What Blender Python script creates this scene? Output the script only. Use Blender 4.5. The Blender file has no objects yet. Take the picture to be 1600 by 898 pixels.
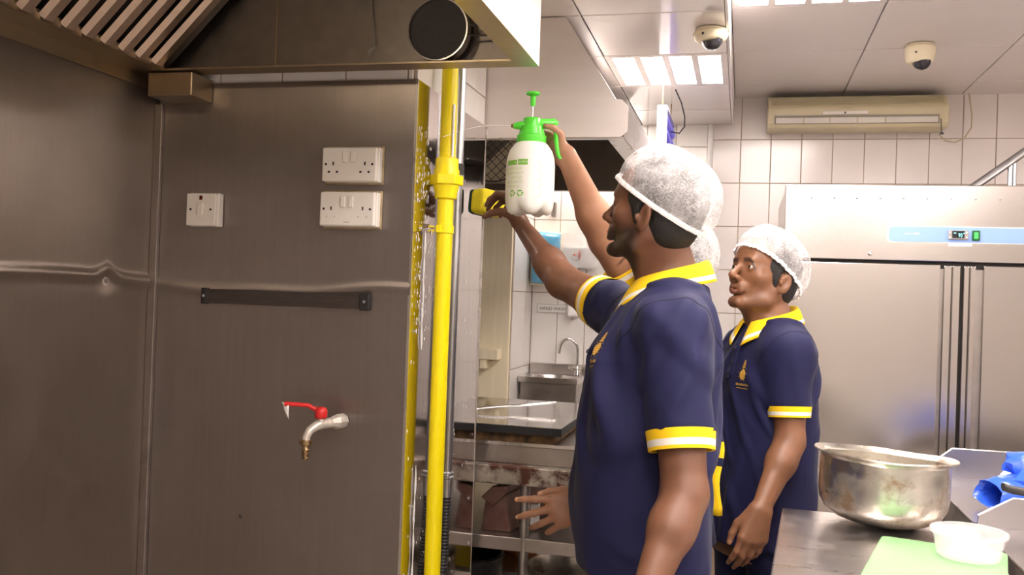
import bpy, bmesh, math, random
import numpy as np
from mathutils import Vector, Matrix, Quaternion
from mathutils.bvhtree import BVHTree
random.seed(7); np.random.seed(7)
SC = bpy.context.scene
COL = SC.collection
PI = math.pi

# ---------------------------------------------------------------- camera
cam_d = bpy.data.cameras.new('camera')
cam = bpy.data.objects.new('camera', cam_d); COL.objects.link(cam)
cam_d.sensor_width = 36.0
cam_d.lens = 36.0 * 1450.0 / 1600.0
cam_d.clip_start = 0.02
_r = Vector((0.9698, 0.2413, 0.0360)).normalized()
_f = Vector((-0.2413, 0.9704, 0.0083)).normalized()
_u = _r.cross(_f).normalized(); _r = _f.cross(_u).normalized()
cam.matrix_world = Matrix(((_r.x, _u.x, -_f.x, 0), (_r.y, _u.y, -_f.y, 0), (_r.z, _u.z, -_f.z, 1.45), (0, 0, 0, 1)))
SC.camera = cam

# ---------------------------------------------------------------- world, view, exposure
W = bpy.data.worlds.new('world'); SC.world = W; W.use_nodes = True
W.node_tree.nodes['Background'].inputs[0].default_value = (1.0, 0.95, 0.92, 1)
W.node_tree.nodes['Background'].inputs[1].default_value = 0.15
SC.view_settings.view_transform = 'Standard'; SC.view_settings.look = 'None'
SC.view_settings.gamma = 1.0; SC.view_settings.use_curve_mapping = False
SC.view_settings.exposure = 0.30
LAMP = 38.0            # emission of the ceiling lamp panels
LAMP_COL = (1.0, 0.90, 0.84)

# ---------------------------------------------------------------- materials
MATS = {}
def nmat(name):
    m = bpy.data.materials.new(name); m.use_nodes = True
    nt = m.node_tree; b = nt.nodes['Principled BSDF']
    MATS[name] = m
    return m, nt, b
def L(nt, a, b): nt.links.new(a, b)
def N(nt, typ, **kw):
    n = nt.nodes.new(typ)
    for k, v in kw.items():
        if k in n.inputs: n.inputs[k].default_value = v
        else: setattr(n, k, v)
    return n
def coords(nt, scale=(1, 1, 1), kind='Object'):
    t = N(nt, 'ShaderNodeTexCoord'); mp = N(nt, 'ShaderNodeMapping'); mp.inputs['Scale'].default_value = scale
    L(nt, t.outputs[kind], mp.inputs[0]); return mp.outputs[0]
def ramp(nt, fac, stops):
    r = N(nt, 'ShaderNodeValToRGB'); e = r.color_ramp.elements
    while len(e) < len(stops): e.new(0.5)
    for k, (p, c) in enumerate(stops):
        e[k].position = p; e[k].color = (*c, 1) if len(c) == 3 else c
    L(nt, fac, r.inputs[0]); return r.outputs[0]
def c3(c): return (c[0], c[1], c[2], 1)
def simple(name, col, rough=0.5, metal=0.0, var=0.06, nscale=6.0, bump=0.0, bscale=80.0, stretch=(1, 1, 1), coat=0.0, **kw):
    """plain procedural material: base colour with gentle noise variation, optional fine relief"""
    m, nt, b = nmat(name)
    v = coords(nt, stretch)
    n = N(nt, 'ShaderNodeTexNoise', Scale=nscale, Detail=4.0); L(nt, v, n.inputs['Vector'])
    lo = tuple(max(0, x * (1 - var)) for x in col); hi = tuple(min(1, x * (1 + var)) for x in col)
    L(nt, ramp(nt, n.outputs[0], [(0.3, lo), (0.7, hi)]), b.inputs['Base Color'])
    b.inputs['Roughness'].default_value = rough; b.inputs['Metallic'].default_value = metal
    b.inputs['Coat Weight'].default_value = coat
    for k, val in kw.items(): b.inputs[k.replace('_', ' ')].default_value = val
    if bump > 0:
        n2 = N(nt, 'ShaderNodeTexNoise', Scale=bscale, Detail=3.0); L(nt, v, n2.inputs['Vector'])
        bp = N(nt, 'ShaderNodeBump', Strength=bump, Distance=0.002); L(nt, n2.outputs[0], bp.inputs['Height']); L(nt, bp.outputs[0], b.inputs['Normal'])
    return m
def steel(name, col, rough, streak=0.10, wave=0.0, stain=0.0, stretch=(30, 30, 0.6), wscale=2.5, stain_col=(0.10, 0.07, 0.05), stain_at=(0.52, 0.72), sscale=3.0, tone=1.0, metal=1.0, brush=None):
    """brushed stainless steel: streaked roughness, slow waviness of the sheet, optional stains"""
    m, nt, b = nmat(name)
    v = coords(nt, stretch); v1 = coords(nt)
    n = N(nt, 'ShaderNodeTexNoise', Scale=4.0, Detail=5.0); L(nt, v, n.inputs['Vector'])
    base = ramp(nt, n.outputs[0], [(0.25, tuple(x * (1 - 0.14 * tone) for x in col)), (0.75, tuple(min(1, x * (1 + 0.10 * tone)) for x in col))])
    rr = N(nt, 'ShaderNodeMapRange'); rr.inputs[3].default_value = rough - streak; rr.inputs[4].default_value = rough + streak
    if stain > 0:
        ns = N(nt, 'ShaderNodeTexNoise', Scale=sscale, Detail=7.0, Roughness=0.65); L(nt, v1, ns.inputs['Vector'])
        f = ramp(nt, ns.outputs[0], [(stain_at[0], (0, 0, 0)), (stain_at[1], (stain, stain, stain))])
        mx = N(nt, 'ShaderNodeMixRGB'); L(nt, f, mx.inputs[0]); L(nt, base, mx.inputs[1]); mx.inputs[2].default_value = c3(stain_col)
        base = mx.outputs[0]
        inv = N(nt, 'ShaderNodeMath', operation='MULTIPLY_ADD'); L(nt, f, inv.inputs[0]); inv.inputs[1].default_value = -0.6; inv.inputs[2].default_value = 1.0
        L(nt, inv.outputs[0], b.inputs['Metallic'])
    else:
        b.inputs['Metallic'].default_value = metal
    L(nt, base, b.inputs['Base Color'])
    L(nt, n.outputs[0], rr.inputs[0]); L(nt, rr.outputs[0], b.inputs['Roughness'])
    if brush:
        cv = N(nt, 'ShaderNodeCombineXYZ'); cv.inputs[0].default_value, cv.inputs[1].default_value, cv.inputs[2].default_value = brush
        L(nt, cv.outputs[0], b.inputs['Tangent']); b.inputs['Anisotropic'].default_value = 0.85
    if wave > 0:
        nw = N(nt, 'ShaderNodeTexNoise', Scale=wscale, Detail=1.0); L(nt, v1, nw.inputs['Vector'])
        bp = N(nt, 'ShaderNodeBump', Strength=1.0, Distance=wave); L(nt, nw.outputs[0], bp.inputs['Height']); L(nt, bp.outputs[0], b.inputs['Normal'])
    return m
def emit(name, col, strength):
    m, nt, b = nmat(name)
    b.inputs['Base Color'].default_value = c3(col); b.inputs['Emission Color'].default_value = c3(col)
    b.inputs['Emission Strength'].default_value = strength
    return m
steel('clad_dark', (0.325, 0.29, 0.27), 0.33, 0.035, brush=(1, 0, 0), wave=0.02, stain=0.45, wscale=1.9, stain_col=(0.15, 0.12, 0.10), stain_at=(0.42, 0.75), sscale=2.0, tone=0.35)
steel('limescale', (0.42, 0.38, 0.35), 0.38, 0.1, stretch=(5, 5, 5))
steel('clad_left', (0.32, 0.275, 0.24), 0.34, 0.03, brush=(0, 1, 0), wave=0.02, stain=0.45, wscale=1.5, stain_col=(0.15, 0.12, 0.095), stain_at=(0.42, 0.75), sscale=1.7, tone=0.3)
steel('clad_mirror', (0.54, 0.50, 0.48), 0.09, 0.03, wave=0.003, wscale=1.2)
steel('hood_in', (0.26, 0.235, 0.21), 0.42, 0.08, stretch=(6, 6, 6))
steel('hood_rim', (0.46, 0.38, 0.27), 0.34, 0.08, stretch=(5, 5, 5), stain=0.4, stain_col=(0.2, 0.13, 0.05), stain_at=(0.45, 0.75), sscale=5)
steel('hood_out', (0.88, 0.82, 0.80), 0.40, 0.05, wave=0.004, stretch=(0.6, 8, 8), tone=0.3, metal=0.45)
steel('baffle', (0.58, 0.46, 0.36), 0.36, 0.08, stretch=(8, 8, 8))
steel('steel', (0.68, 0.65, 0.63), 0.28, 0.03, stretch=(3, 3, 3), tone=0.3)
steel('steel_table', (0.60, 0.565, 0.55), 0.29, 0.05, stretch=(2, 14, 2), tone=0.4, stain=0.35, stain_col=(0.35, 0.27, 0.22), stain_at=(0.56, 0.7), sscale=9)
steel('steel_counter', (0.47, 0.445, 0.445), 0.30, 0.015, stretch=(2, 14, 2), tone=0.3)
steel('steel_fridge', (0.58, 0.54, 0.51), 0.24, 0.006, stretch=(0.8, 1, 14), tone=0.08)
steel('steel_dull', (0.42, 0.385, 0.36), 0.36, 0.10, stretch=(6, 6, 6), stain=0.4, stain_col=(0.20, 0.16, 0.12), stain_at=(0.45, 0.7))
steel('steel_rust', (0.50, 0.46, 0.40), 0.45, 0.12, stretch=(4, 4, 4), stain=1.0, stain_col=(0.085, 0.03, 0.018), stain_at=(0.47, 0.56), sscale=7)
steel('griddle_top', (0.50, 0.48, 0.47), 0.10, 0.05, stretch=(3, 3, 3))
steel('zinc', (0.52, 0.53, 0.55), 0.32, 0.06, stretch=(10, 10, 2))
steel('chrome', (0.72, 0.70, 0.68), 0.12, 0.03)
steel('brass', (0.40, 0.28, 0.15), 0.36, 0.08, stretch=(20, 20, 20))
steel('pot_steel', (0.70, 0.67, 0.60), 0.30, 0.08, stretch=(4, 4, 14), stain=0.9, stain_col=(0.22, 0.12, 0.05), stain_at=(0.50, 0.66), sscale=13)
steel('box_metal', (0.26, 0.17, 0.14), 0.45, 0.1, stretch=(4, 4, 4), stain=0.8, stain_col=(0.13, 0.045, 0.035), stain_at=(0.4, 0.62), sscale=9)
simple('griddle_edge', (0.010, 0.010, 0.012), 0.6)
simple('burnt', (0.14, 0.075, 0.03), 0.8, var=0.8, nscale=25, bump=1.0, bscale=60)
simple('tile', (0.80, 0.745, 0.72), 0.16, var=0.02)
simple('tile_grout', (0.50, 0.38, 0.28), 0.85, var=0.25)
simple('tile_white', (0.86, 0.83, 0.80), 0.16, var=0.02)
simple('ceil_panel_gloss', (0.74, 0.69, 0.665), 0.13, var=0.02, nscale=2, coat=0.3)
simple('ceil_panel', (0.76, 0.71, 0.69), 0.40, var=0.02, nscale=2)
simple('ceil_seam', (0.30, 0.27, 0.25), 0.8)
simple('wall_paint', (0.50, 0.46, 0.43), 0.6)
simple('floor', (0.38, 0.34, 0.31), 0.35, var=0.15)
simple('cream', (0.90, 0.81, 0.60), 0.5, var=0.05, stretch=(8, 8, 0.6))
simple('white_plastic', (0.80, 0.76, 0.70), 0.35, var=0.03)
simple('white_bright', (0.86, 0.84, 0.82), 0.4, var=0.02)
simple('dirty_sealant', (0.42, 0.32, 0.18), 0.7, var=0.3, nscale=30)
simple('black_plastic', (0.02, 0.018, 0.018), 0.4)
simple('dark_slot', (0.018, 0.012, 0.01), 0.6)
simple('neon_red', (0.10, 0.008, 0.006), 0.25)
simple('strip_metal', (0.075, 0.062, 0.055), 0.32, metal=0.5, var=0.2, stretch=(3, 3, 20))
simple('red_lever', (0.62, 0.02, 0.018), 0.4, var=0.1)
simple('tap_body', (0.62, 0.57, 0.50), 0.35, metal=0.4, var=0.2, nscale=40)
simple('yellow_paint', (0.90, 0.74, 0.0), 0.35, var=0.03, bump=0.15, bscale=40)
simple('black_rubber', (0.018, 0.017, 0.018), 0.5)
simple('mesh_black', (0.03, 0.026, 0.026), 0.5, var=0.3, nscale=300)
simple('ac_cream', (0.60, 0.53, 0.35), 0.45, var=0.05)
simple('ac_grey', (0.62, 0.585, 0.53), 0.45)
simple('ac_slat', (0.50, 0.44, 0.28), 0.5)
simple('dome_cream', (0.80, 0.72, 0.52), 0.4, var=0.04)
simple('dome_glass', (0.03, 0.028, 0.035), 0.06)
simple('blue_strip', (0.26, 0.42, 0.82), 0.35, var=0.02)
simple('display_black', (0.01, 0.012, 0.016), 0.2)
simple('switch_green', (0.01, 0.10, 0.025), 0.3)
simple('grey_plastic', (0.36, 0.33, 0.31), 0.4)
emit('digit', (0.25, 0.95, 0.95), 1.6)
emit('switch_lit', (0.05, 0.65, 0.10), 0.5)
emit('uv_tube', (0.12, 0.10, 0.50), 0.4)
emit('lamp_panel', LAMP_COL, LAMP)
emit('lamp_mid', LAMP_COL, LAMP * 0.5)
emit('fill_dim', LAMP_COL, LAMP * 0.35)  # weak glow for the added light hidden over the sink
emit('hood_globe', (1.0, 0.78, 0.55), 45.0)
simple('uv_housing', (0.58, 0.56, 0.60), 0.4)
simple('blue_cover', (0.13, 0.42, 0.66), 0.15, var=0.05, coat=0.4)
simple('red_print', (0.75, 0.12, 0.09), 0.5)
simple('ink', (0.07, 0.06, 0.06), 0.6)
simple('ink_grey', (0.28, 0.25, 0.2), 0.6)
simple('green_board', (0.25, 0.48, 0.22), 0.45, var=0.10, nscale=5, bump=0.2, bscale=60)
simple('blue_bag', (0.035, 0.13, 0.78), 0.28, var=0.12, coat=0.3)
simple('basket', (0.42, 0.17, 0.05), 0.6, var=0.3, nscale=20)
simple('pot_black', (0.015, 0.014, 0.014), 0.45, var=0.5, nscale=60)
simple('lime', (0.33, 0.66, 0.015), 0.35, var=0.03)
simple('lime2', (0.10, 0.70, 0.05), 0.32, var=0.03)
simple('bottle_white', (0.80, 0.80, 0.76), 0.35, var=0.02, Subsurface_Weight=0.2, Subsurface_Radius=(0.02, 0.02, 0.02))
simple('print_green', (0.20, 0.50, 0.07), 0.45)
simple('print_lime', (0.52, 0.68, 0.30), 0.5)
simple('sponge_yellow', (0.86, 0.72, 0.02), 0.9, var=0.10, nscale=40, bump=0.9, bscale=260)
simple('scour_green', (0.015, 0.045, 0.03), 0.95, var=0.4, nscale=120, bump=1.0, bscale=400)
simple('pan_handle', (0.045, 0.04, 0.04), 0.4)
def clear_plastic():
    m, nt, b = nmat('clear_plastic')
    b.inputs['Base Color'].default_value = (0.93, 0.92, 0.94, 1); b.inputs['Roughness'].default_value = 0.25
    tr = N(nt, 'ShaderNodeBsdfTransparent'); mx = N(nt, 'ShaderNodeMixShader'); mx.inputs[0].default_value = 0.30
    L(nt, tr.outputs[0], mx.inputs[1]); L(nt, b.outputs[0], mx.inputs[2])
    L(nt, mx.outputs[0], nt.nodes['Material Output'].inputs[0])
clear_plastic()
def water():
    m, nt, b = nmat('water')
    b.inputs['Base Color'].default_value = (0.95, 0.95, 0.95, 1); b.inputs['Roughness'].default_value = 0.1
    b.inputs['Transmission Weight'].default_value = 0.35; b.inputs['IOR'].default_value = 1.33
water()

# ---------------------------------------------------------------- mesh helpers
BASE = {}
class MB:
    def __init__(s): s.v = []; s.f = []; s.m = []
    def add(s, vs, fs, mi=0):
        o = len(s.v); s.v += [tuple(v) for v in vs]
        for f in fs: s.f.append(tuple(i + o for i in f)); s.m.append(mi)
        return s
    def box(s, x0, x1, y0, y1, z0, z1, mi=0, M=None):
        vs = [Vector((x, y, z)) for z in (z0, z1) for y in (y0, y1) for x in (x0, x1)]
        if M is not None: vs = [M @ v for v in vs]
        return s.add(vs, [(0, 2, 3, 1), (4, 5, 7, 6), (0, 1, 5, 4), (2, 6, 7, 3), (0, 4, 6, 2), (1, 3, 7, 5)], mi)
    def prism(s, poly, ext, mi=0):
        """poly: planar 3D points; ext: extrusion vector"""
        n = len(poly); e = Vector(ext); a = [Vector(p) for p in poly]; b = [p + e for p in a]
        nrm = Vector((0, 0, 0))
        for i in range(n): nrm += a[i].cross(a[(i + 1) % n])
        if nrm.dot(e) > 0: a, b = b, a
        fs = [tuple(range(n)), tuple(range(2 * n - 1, n - 1, -1))]
        for i in range(n):
            j = (i + 1) % n; fs.append((i, i + n, j + n, j))
        return s.add(a + b, fs, mi)
    def tube(s, pts, r, n=12, caps=True, mi=0):
        pts = [Vector(p) for p in pts]; m = len(pts)
        rs = r if isinstance(r, (list, tuple)) else [r] * m
        t0 = (pts[1] - pts[0]).normalized()
        ref = Vector((0, 0, 1)) if abs(t0.z) < 0.9 else Vector((1, 0, 0))
        u = t0.cross(ref).normalized(); vs = []; prev = t0
        for i, p in enumerate(pts):
            t = (pts[min(i + 1, m - 1)] - pts[max(i - 1, 0)])
            t = t.normalized() if t.length > 1e-9 else prev
            u = (u - t * u.dot(t)).normalized(); w = t.cross(u); prev = t
            for k in range(n):
                a = 2 * PI * k / n; vs.append(p + (u * math.cos(a) + w * math.sin(a)) * rs[i])
        fs = []
        for i in range(m - 1):
            for k in range(n):
                k2 = (k + 1) % n; fs.append((i * n + k, i * n + k2, (i + 1) * n + k2, (i + 1) * n + k))
        if caps: fs += [tuple(range(n - 1, -1, -1)), tuple(range((m - 1) * n, m * n))]
        return s.add(vs, fs, mi)
    def lathe(s, c, prof, n=24, M=None, mi=0, close=True):
        """revolve (radius, height) pairs about an upright axis through c"""
        c = Vector(c); vs = []; m = len(prof)
        for r, z in prof:
            for k in range(n):
                a = 2 * PI * k / n; p = Vector((r * math.cos(a), r * math.sin(a), z))
                vs.append(c + (M @ p if M is not None else p))
        fs = []
        for i in range(m - 1):
            for k in range(n):
                k2 = (k + 1) % n; fs.append((i * n + k, i * n + k2, (i + 1) * n + k2, (i + 1) * n + k))
        if close:
            fs.append(tuple(range(n - 1, -1, -1))); fs.append(tuple(range((m - 1) * n, m * n)))
        return s.add(vs, fs, mi)
    def grid(s, rows, closed_u=False, closed_v=False, mi=None):
        nr = len(rows); nc = len(rows[0]); vs = [p for r in rows for p in r]; o = len(s.v)
        s.v += [tuple(p) for p in vs]
        for i in range(nr if closed_v else nr - 1):
            i2 = (i + 1) % nr
            for k in range(nc if closed_u else nc - 1):
                k2 = (k + 1) % nc
                s.f.append((o + i * nc + k, o + i * nc + k2, o + i2 * nc + k2, o + i2 * nc + k)); s.m.append(mi[i] if mi else 0)
        return s
def finish(me, name, mats, parent, base, smooth, bevel, solid=0):
    for m in (mats if isinstance(mats, (list, tuple)) else [mats]): me.materials.append(MATS[m] if isinstance(m, str) else m)
    o = bpy.data.objects.new(name, me); COL.objects.link(o)
    if parent is not None:
        o.parent = parent; BASE[o.name] = BASE[parent.name]
    else:
        o.location = base; BASE[o.name] = Vector(base)
    if smooth:
        for p in me.polygons: p.use_smooth = True
        if smooth < 179: me.set_sharp_from_angle(angle=math.radians(smooth))
    if solid:
        md = o.modifiers.new('solid', 'SOLIDIFY'); md.thickness = solid; md.offset = 0
    if bevel:
        md = o.modifiers.new('bevel', 'BEVEL'); md.width = bevel; md.segments = 2; md.limit_method = 'ANGLE'
    return o
def build(mb, name, mats, parent=None, smooth=0, bevel=0, solid=0, label=None):
    vs = np.array(mb.v, float)
    if parent is not None: base = BASE[parent.name]
    else:
        lo = vs.min(0); hi = vs.max(0); base = Vector(((lo[0] + hi[0]) / 2, (lo[1] + hi[1]) / 2, lo[2]))
    me = bpy.data.meshes.new(name); me.from_pydata((vs - np.array(base)).tolist(), [], mb.f)
    me.polygons.foreach_set('material_index', mb.m); me.update()
    o = finish(me, name, mats, parent, base, smooth, bevel, solid)
    if label: o['label'] = label
    return o
def thing(name, label, cat, base, group=None, kind=None):
    o = bpy.data.objects.new(name, None); COL.objects.link(o); o.location = base; o.empty_display_size = 0.05
    BASE[o.name] = Vector(base); o['label'] = label; o['category'] = cat
    if group: o['group'] = group
    if kind: o['kind'] = kind
    return o
def solo(mb, name, mats, label, cat, group=None, kind=None, **kw):
    o = build(mb, name, mats, None, **kw); o['label'] = label; o['category'] = cat
    if group: o['group'] = group
    if kind: o['kind'] = kind
    return o
def struct(mb, name, mats, **kw):
    o = build(mb, name, mats, None, **kw); o['kind'] = 'structure'; return o
def share(src, name, parent, loc, rot=None):
    """another piece that shares src's mesh; loc is a world position of its origin"""
    o = bpy.data.objects.new(name, src if isinstance(src, bpy.types.Mesh) else src.data); COL.objects.link(o)
    o.parent = parent; o.location = Vector(loc) - BASE[parent.name]
    if rot: o.rotation_euler = rot
    BASE[o.name] = Vector(loc)
    return o
def piece_mesh(mb, name, mat, bevel=0.0, smooth=0):
    me = bpy.data.meshes.new(name); me.from_pydata([tuple(v) for v in mb.v], [], mb.f); me.update()
    if bevel:
        bm = bmesh.new(); bm.from_mesh(me)
        bmesh.ops.bevel(bm, geom=list(bm.edges), offset=bevel, segments=1, affect='EDGES'); bm.to_mesh(me); bm.free()
    me.materials.append(MATS[mat])
    return me
def text_mesh(s, size, font_extrude=0.0, align='LEFT'):
    """flat lettering as (verts, faces) in the xy plane"""
    cu = bpy.data.curves.new('lettering', 'FONT'); cu.body = s; cu.size = size; cu.align_x = align; cu.resolution_u = 3
    ob = bpy.data.objects.new('lettering', cu); COL.objects.link(ob)
    dg = bpy.context.evaluated_depsgraph_get(); me = bpy.data.meshes.new_from_object(ob.evaluated_get(dg))
    vs = [v.co.copy() for v in me.vertices]; fs = [tuple(p.vertices) for p in me.polygons]
    bpy.data.objects.remove(ob); bpy.data.curves.remove(cu); bpy.data.meshes.remove(me)
    return vs, fs
def frontal_text(s, size, x, y, z, align='LEFT', mb=None, sx=1.0):
    """lettering upright in the xz plane, facing -Y"""
    vs, fs = text_mesh(s, size, align=align); mb = mb or MB()
    return mb.add([(x + v.x * sx, y, z + v.y) for v in vs], fs)

# ================================================================ the room
struct(MB().box(-1.75, 2.75, -2.4, 4.85, -0.05, 0.0), 'floor', 'floor')
wl = struct(MB().box(-1.70, -1.556, -2.4, 4.85, 0, 2.6), 'wall_left', 'wall_paint')
struct(MB().box(2.6, 2.75, -2.4, 4.85, 0, 2.6), 'wall_right', 'wall_paint')
struct(MB().box(-1.75, 2.75, -2.4, -2.25, 0, 2.6), 'wall_front', 'wall_paint')
wb = struct(MB().box(-1.75, 2.75, 4.70, 4.85, 0, 2.6), 'wall_back', 'tile_grout')
wp = struct(MB().box(-1.556, -0.822, 2.212, 2.845, 0, 2.33), 'wall_partition', 'tile_grout')
wr = struct(MB().box(-1.556, -1.066, 4.29, 4.70, 0, 2.33), 'wall_return', 'tile_grout')
clr = struct(MB().box(-0.078, 2.6, -2.25, 4.70, 2.472, 2.6), 'ceiling', 'ceil_seam')
cll = struct(MB().box(-1.556, -0.078, -2.25, 4.70, 2.342, 2.6), 'ceiling', 'ceil_seam')
build(MB().box(-0.0785, -0.070, -2.25, 4.70, 2.330, 2.478), 'ceiling_step', 'ceil_panel', cll)

# --- tiles, each its own piece
def tile_wall(parent, mat, axis, plane, us, vs, name='tile', gap=0.0035, th=0.006, skip=None):
    cache = {}
    for i in range(len(us) - 1):
        for j in range(len(vs) - 1):
            a, b, c, d = us[i] + gap / 2, us[i + 1] - gap / 2, vs[j] + gap / 2, vs[j + 1] - gap / 2
            cu, cv = (a + b) / 2, (c + d) / 2
            if skip and skip(cu, cv): continue
            hw, hh = round((b - a) / 2, 4), round((d - c) / 2, 4)
            if (hw, hh) not in cache:
                mb = MB().box(-hw, hw, -th, 0, -hh, hh) if axis == 'Y' else MB().box(0, th, -hw, hw, -hh, hh)
                cache[(hw, hh)] = piece_mesh(mb, name, mat, bevel=0.0014)
            share(cache[(hw, hh)], name, parent, (cu, plane, cv) if axis == 'Y' else (plane, cu, cv))
def seq(a, b, st):
    r = [a]
    while r[-1] + st < b - 0.02: r.append(r[-1] + st)
    return r + [b]
behind_fridge = lambda u, v: u > 0.30 and v < 1.80
tile_wall(wb, 'tile', 'Y', 4.70, [-0.17, -0.033] + seq(0.1105, 1.55, 0.1435), [0.543 + 0.214 * k for k in range(9)] + [2.470], skip=behind_fridge)
tile_wall(wb, 'tile_white', 'Y', 4.70, [-1.060, -0.9225, -0.779, -0.6355, -0.492, -0.3485, -0.193], [0.345, 0.72, 1.095, 1.470, 1.845, 2.22, 2.338])
tile_wall(wr, 'tile_white', 'X', -1.066, [4.292, 4.545, 4.694], [0.345, 0.72, 1.095, 1.470, 1.845, 2.22, 2.338])
tile_wall(wp, 'tile_white', 'Y', 2.212, [-1.55, -1.37, -1.19, -1.01, -0.84, -0.824], [1.75, 2.05, 2.32])
tile_wall(wp, 'tile_white', 'X', -0.822, [2.214, 2.33, 2.53, 2.73, 2.843], [1.75, 2.075, 2.32])
# cream painted board on the end of the return wall, with a ledge
cb = build(MB().box(-1.50, -1.068, 4.266, 4.292, 0.45, 2.2), 'painted_board', 'cream', wr, bevel=0.003)
build(MB().box(-1.50, -1.10, 4.19, 4.266, 1.145, 1.195).box(-1.46, -1.43, 4.20, 4.266, 1.10, 1.145).box(-1.19, -1.16, 4.20, 4.266, 1.10, 1.145), 'ledge', 'cream', wr, bevel=0.003)
# white trim strip running down the back wall
tr = struct(MB().box(-0.192, -0.166, 4.672, 4.700, 0.0, 2.33).box(-0.186, -0.172, 4.664, 4.672, 0.0, 2.33), 'trim_1', 'white_bright', bevel=0.003)

# --- ceiling panels
def ceil_panels(parent, mat, xs, ys, z, name='ceiling_panel', skip=()):
    cache = {}
    for i in range(len(xs) - 1):
        for j in range(len(ys) - 1):
            if (i, j) in skip: continue
            w, d = round((xs[i + 1] - xs[i]) / 2 - 0.002, 4), round((ys[j + 1] - ys[j]) / 2 - 0.002, 4)
            if (w, d) not in cache: cache[(w, d)] = piece_mesh(MB().box(-w, w, -d, d, 0, 0.011), name, mat, bevel=0.0025)
            share(cache[(w, d)], name, parent, ((xs[i] + xs[i + 1]) / 2, (ys[j] + ys[j + 1]) / 2, z))
LY = [-0.575 + 0.49 * k for k in range(11)] + [4.70]
LX = [-1.556, -1.04, -0.52, -0.078]
ceil_panels(cll, 'ceil_panel_gloss', LX, LY, 2.331, skip={(2, 8), (1, 10)})
RY = [3.262 - 0.5875 * k for k in range(9, 0, -1)] + [3.262, 3.845, 4.432, 4.70]
RX = [-0.070, 0.431, 0.96, 1.485, 2.01, 2.6]
ceil_panels(clr, 'ceil_panel', RX, RY, 2.461, skip={(0, 6), (0, 8), (4, 8), (4, 5), (0, 4), (2, 4), (0, 1), (2, 1)})

# --- ceiling lamps: a tray with four bright diffusers
def ceiling_lamp(x0, x1, y0, y1, z, label, n=4, glow='lamp_panel'):
    t = thing('ceiling_lamp', label, 'ceiling light', ((x0 + x1) / 2, (y0 + y1) / 2, z), group='four-panel ceiling lights')
    p = (x1 - x0 - 0.03) / n
    xs = [x0 + 0.015 + p * k for k in range(n)]
    tray = MB().box(x0 + 0.002, x1 - 0.002, y0 + 0.002, y1 - 0.002, z + 0.006, z + 0.0105)
    for k in range(n + 1):
        xc = x0 + 0.015 + p * k; tray.box(xc - 0.012, xc + 0.012, y0 + 0.03, y1 - 0.03, z - 0.001, z + 0.006)
    tray.box(x0 + 0.002, x1 - 0.002, y0 + 0.002, y0 + 0.03, z - 0.001, z + 0.006).box(x0 + 0.002, x1 - 0.002, y1 - 0.03, y1 - 0.002, z - 0.001, z + 0.006)
    build(tray, 'tray', 'ceil_panel', t)
    for xc in xs: build(MB().box(xc + 0.012, xc + p - 0.012, y0 + 0.03, y1 - 0.03, z + 0.001, z + 0.0055), 'diffuser', glow, t)
ceiling_lamp(-0.52, -0.078, 3.345, 3.835, 2.331, 'bright four-panel ceiling light above the hanging insect killer', glow='lamp_mid')
ceiling_lamp(-0.070, 0.431, 1.4995, 2.087, 2.461, 'added unseen four-panel fill light just above the top of the frame')  # added above the frame to brighten the pale hood and the heads
ceiling_lamp(-1.04, -0.52, 4.325, 4.70, 2.331, 'added dim fill light above the hand wash sink, hidden by the pale hood', glow='fill_dim')  # added out of sight to brighten the tiles round the sink
ceiling_lamp(-0.070, 0.431, 2.6745, 3.262, 2.461, 'four-panel ceiling light cut off by the top of the photo')
ceiling_lamp(2.01, 2.60, 2.6745, 3.262, 2.461, 'added unseen four-panel fill light over the tables right of the frame')  # added off to the right so light reaches the hand wash corner
ceiling_lamp(2.01, 2.60, 0.9120, 1.4995, 2.461, 'added unseen four-panel fill light far right of the photographer')  # second added light on the right, outside the view
ceiling_lamp(-0.070, 0.431, 0.3245, 0.912, 2.461, 'added unseen four-panel fill light above the photographer')  # added overhead, unseen, to lighten the steel faces
ceiling_lamp(0.96, 1.485, 0.3245, 0.912, 2.461, 'added unseen four-panel fill light right of the photographer')  # added beside the camera, unseen, for more general light
ceiling_lamp(-0.070, 0.431, -1.438, -0.850, 2.461, 'added unseen four-panel fill light behind the photographer')  # added behind the camera so front-facing steel reflects a brighter room
ceiling_lamp(0.96, 1.485, -1.438, -0.850, 2.461, 'added unseen four-panel fill light far behind the photographer on the right')  # added further back, unseen, to lift the rear of the room

# --- steel cladding of left wall and partition: dented sheets
def sheet(name, mat, parent, us, zs, fn, label=None):
    rows = [[fn(u, z) for u in us] for z in zs]
    return build(MB().grid(rows), name, mat, parent, smooth=180, label=label)
def ridge(z, zc, amp, w): return amp * math.exp(-((z - zc) / w) ** 2)
zs = sorted(set([round(0.0 + 0.06 * k, 4) for k in range(34)] + [round(1.36 + 0.004 * k, 4) for k in range(45)] + [1.985]))
def left_sheet(y, z):
    zc = 1.452 + 0.012 * math.sin(y * 4.0 + 0.6) + 0.020 * math.exp(-((y - 2.02) / 0.03) ** 2)
    h = ridge(z, zc, 0.0060, 0.013) - 0.004 * math.exp(-((y - 2.02) ** 2 + (z - 1.45) ** 2) / 0.0007)
    return (-1.553 + h, y, z)
ys = sorted(set([round(-0.3 + 0.08 * k, 3) for k in range(32)] + [round(1.92 + 0.012 * k, 3) for k in range(18)] + [2.205]))
sheet('cladding_sheet', 'clad_left', wl, ys, zs, left_sheet)
build(MB().tube([(-1.556, 2.02, 1.450), (-1.549, 2.02, 1.450)], 0.006, 8).tube([(-1.556, 2.018, 1.478), (-1.551, 2.018, 1.478)], 0.003, 8), 'rivet', 'steel_dull', wl, smooth=40)
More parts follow.
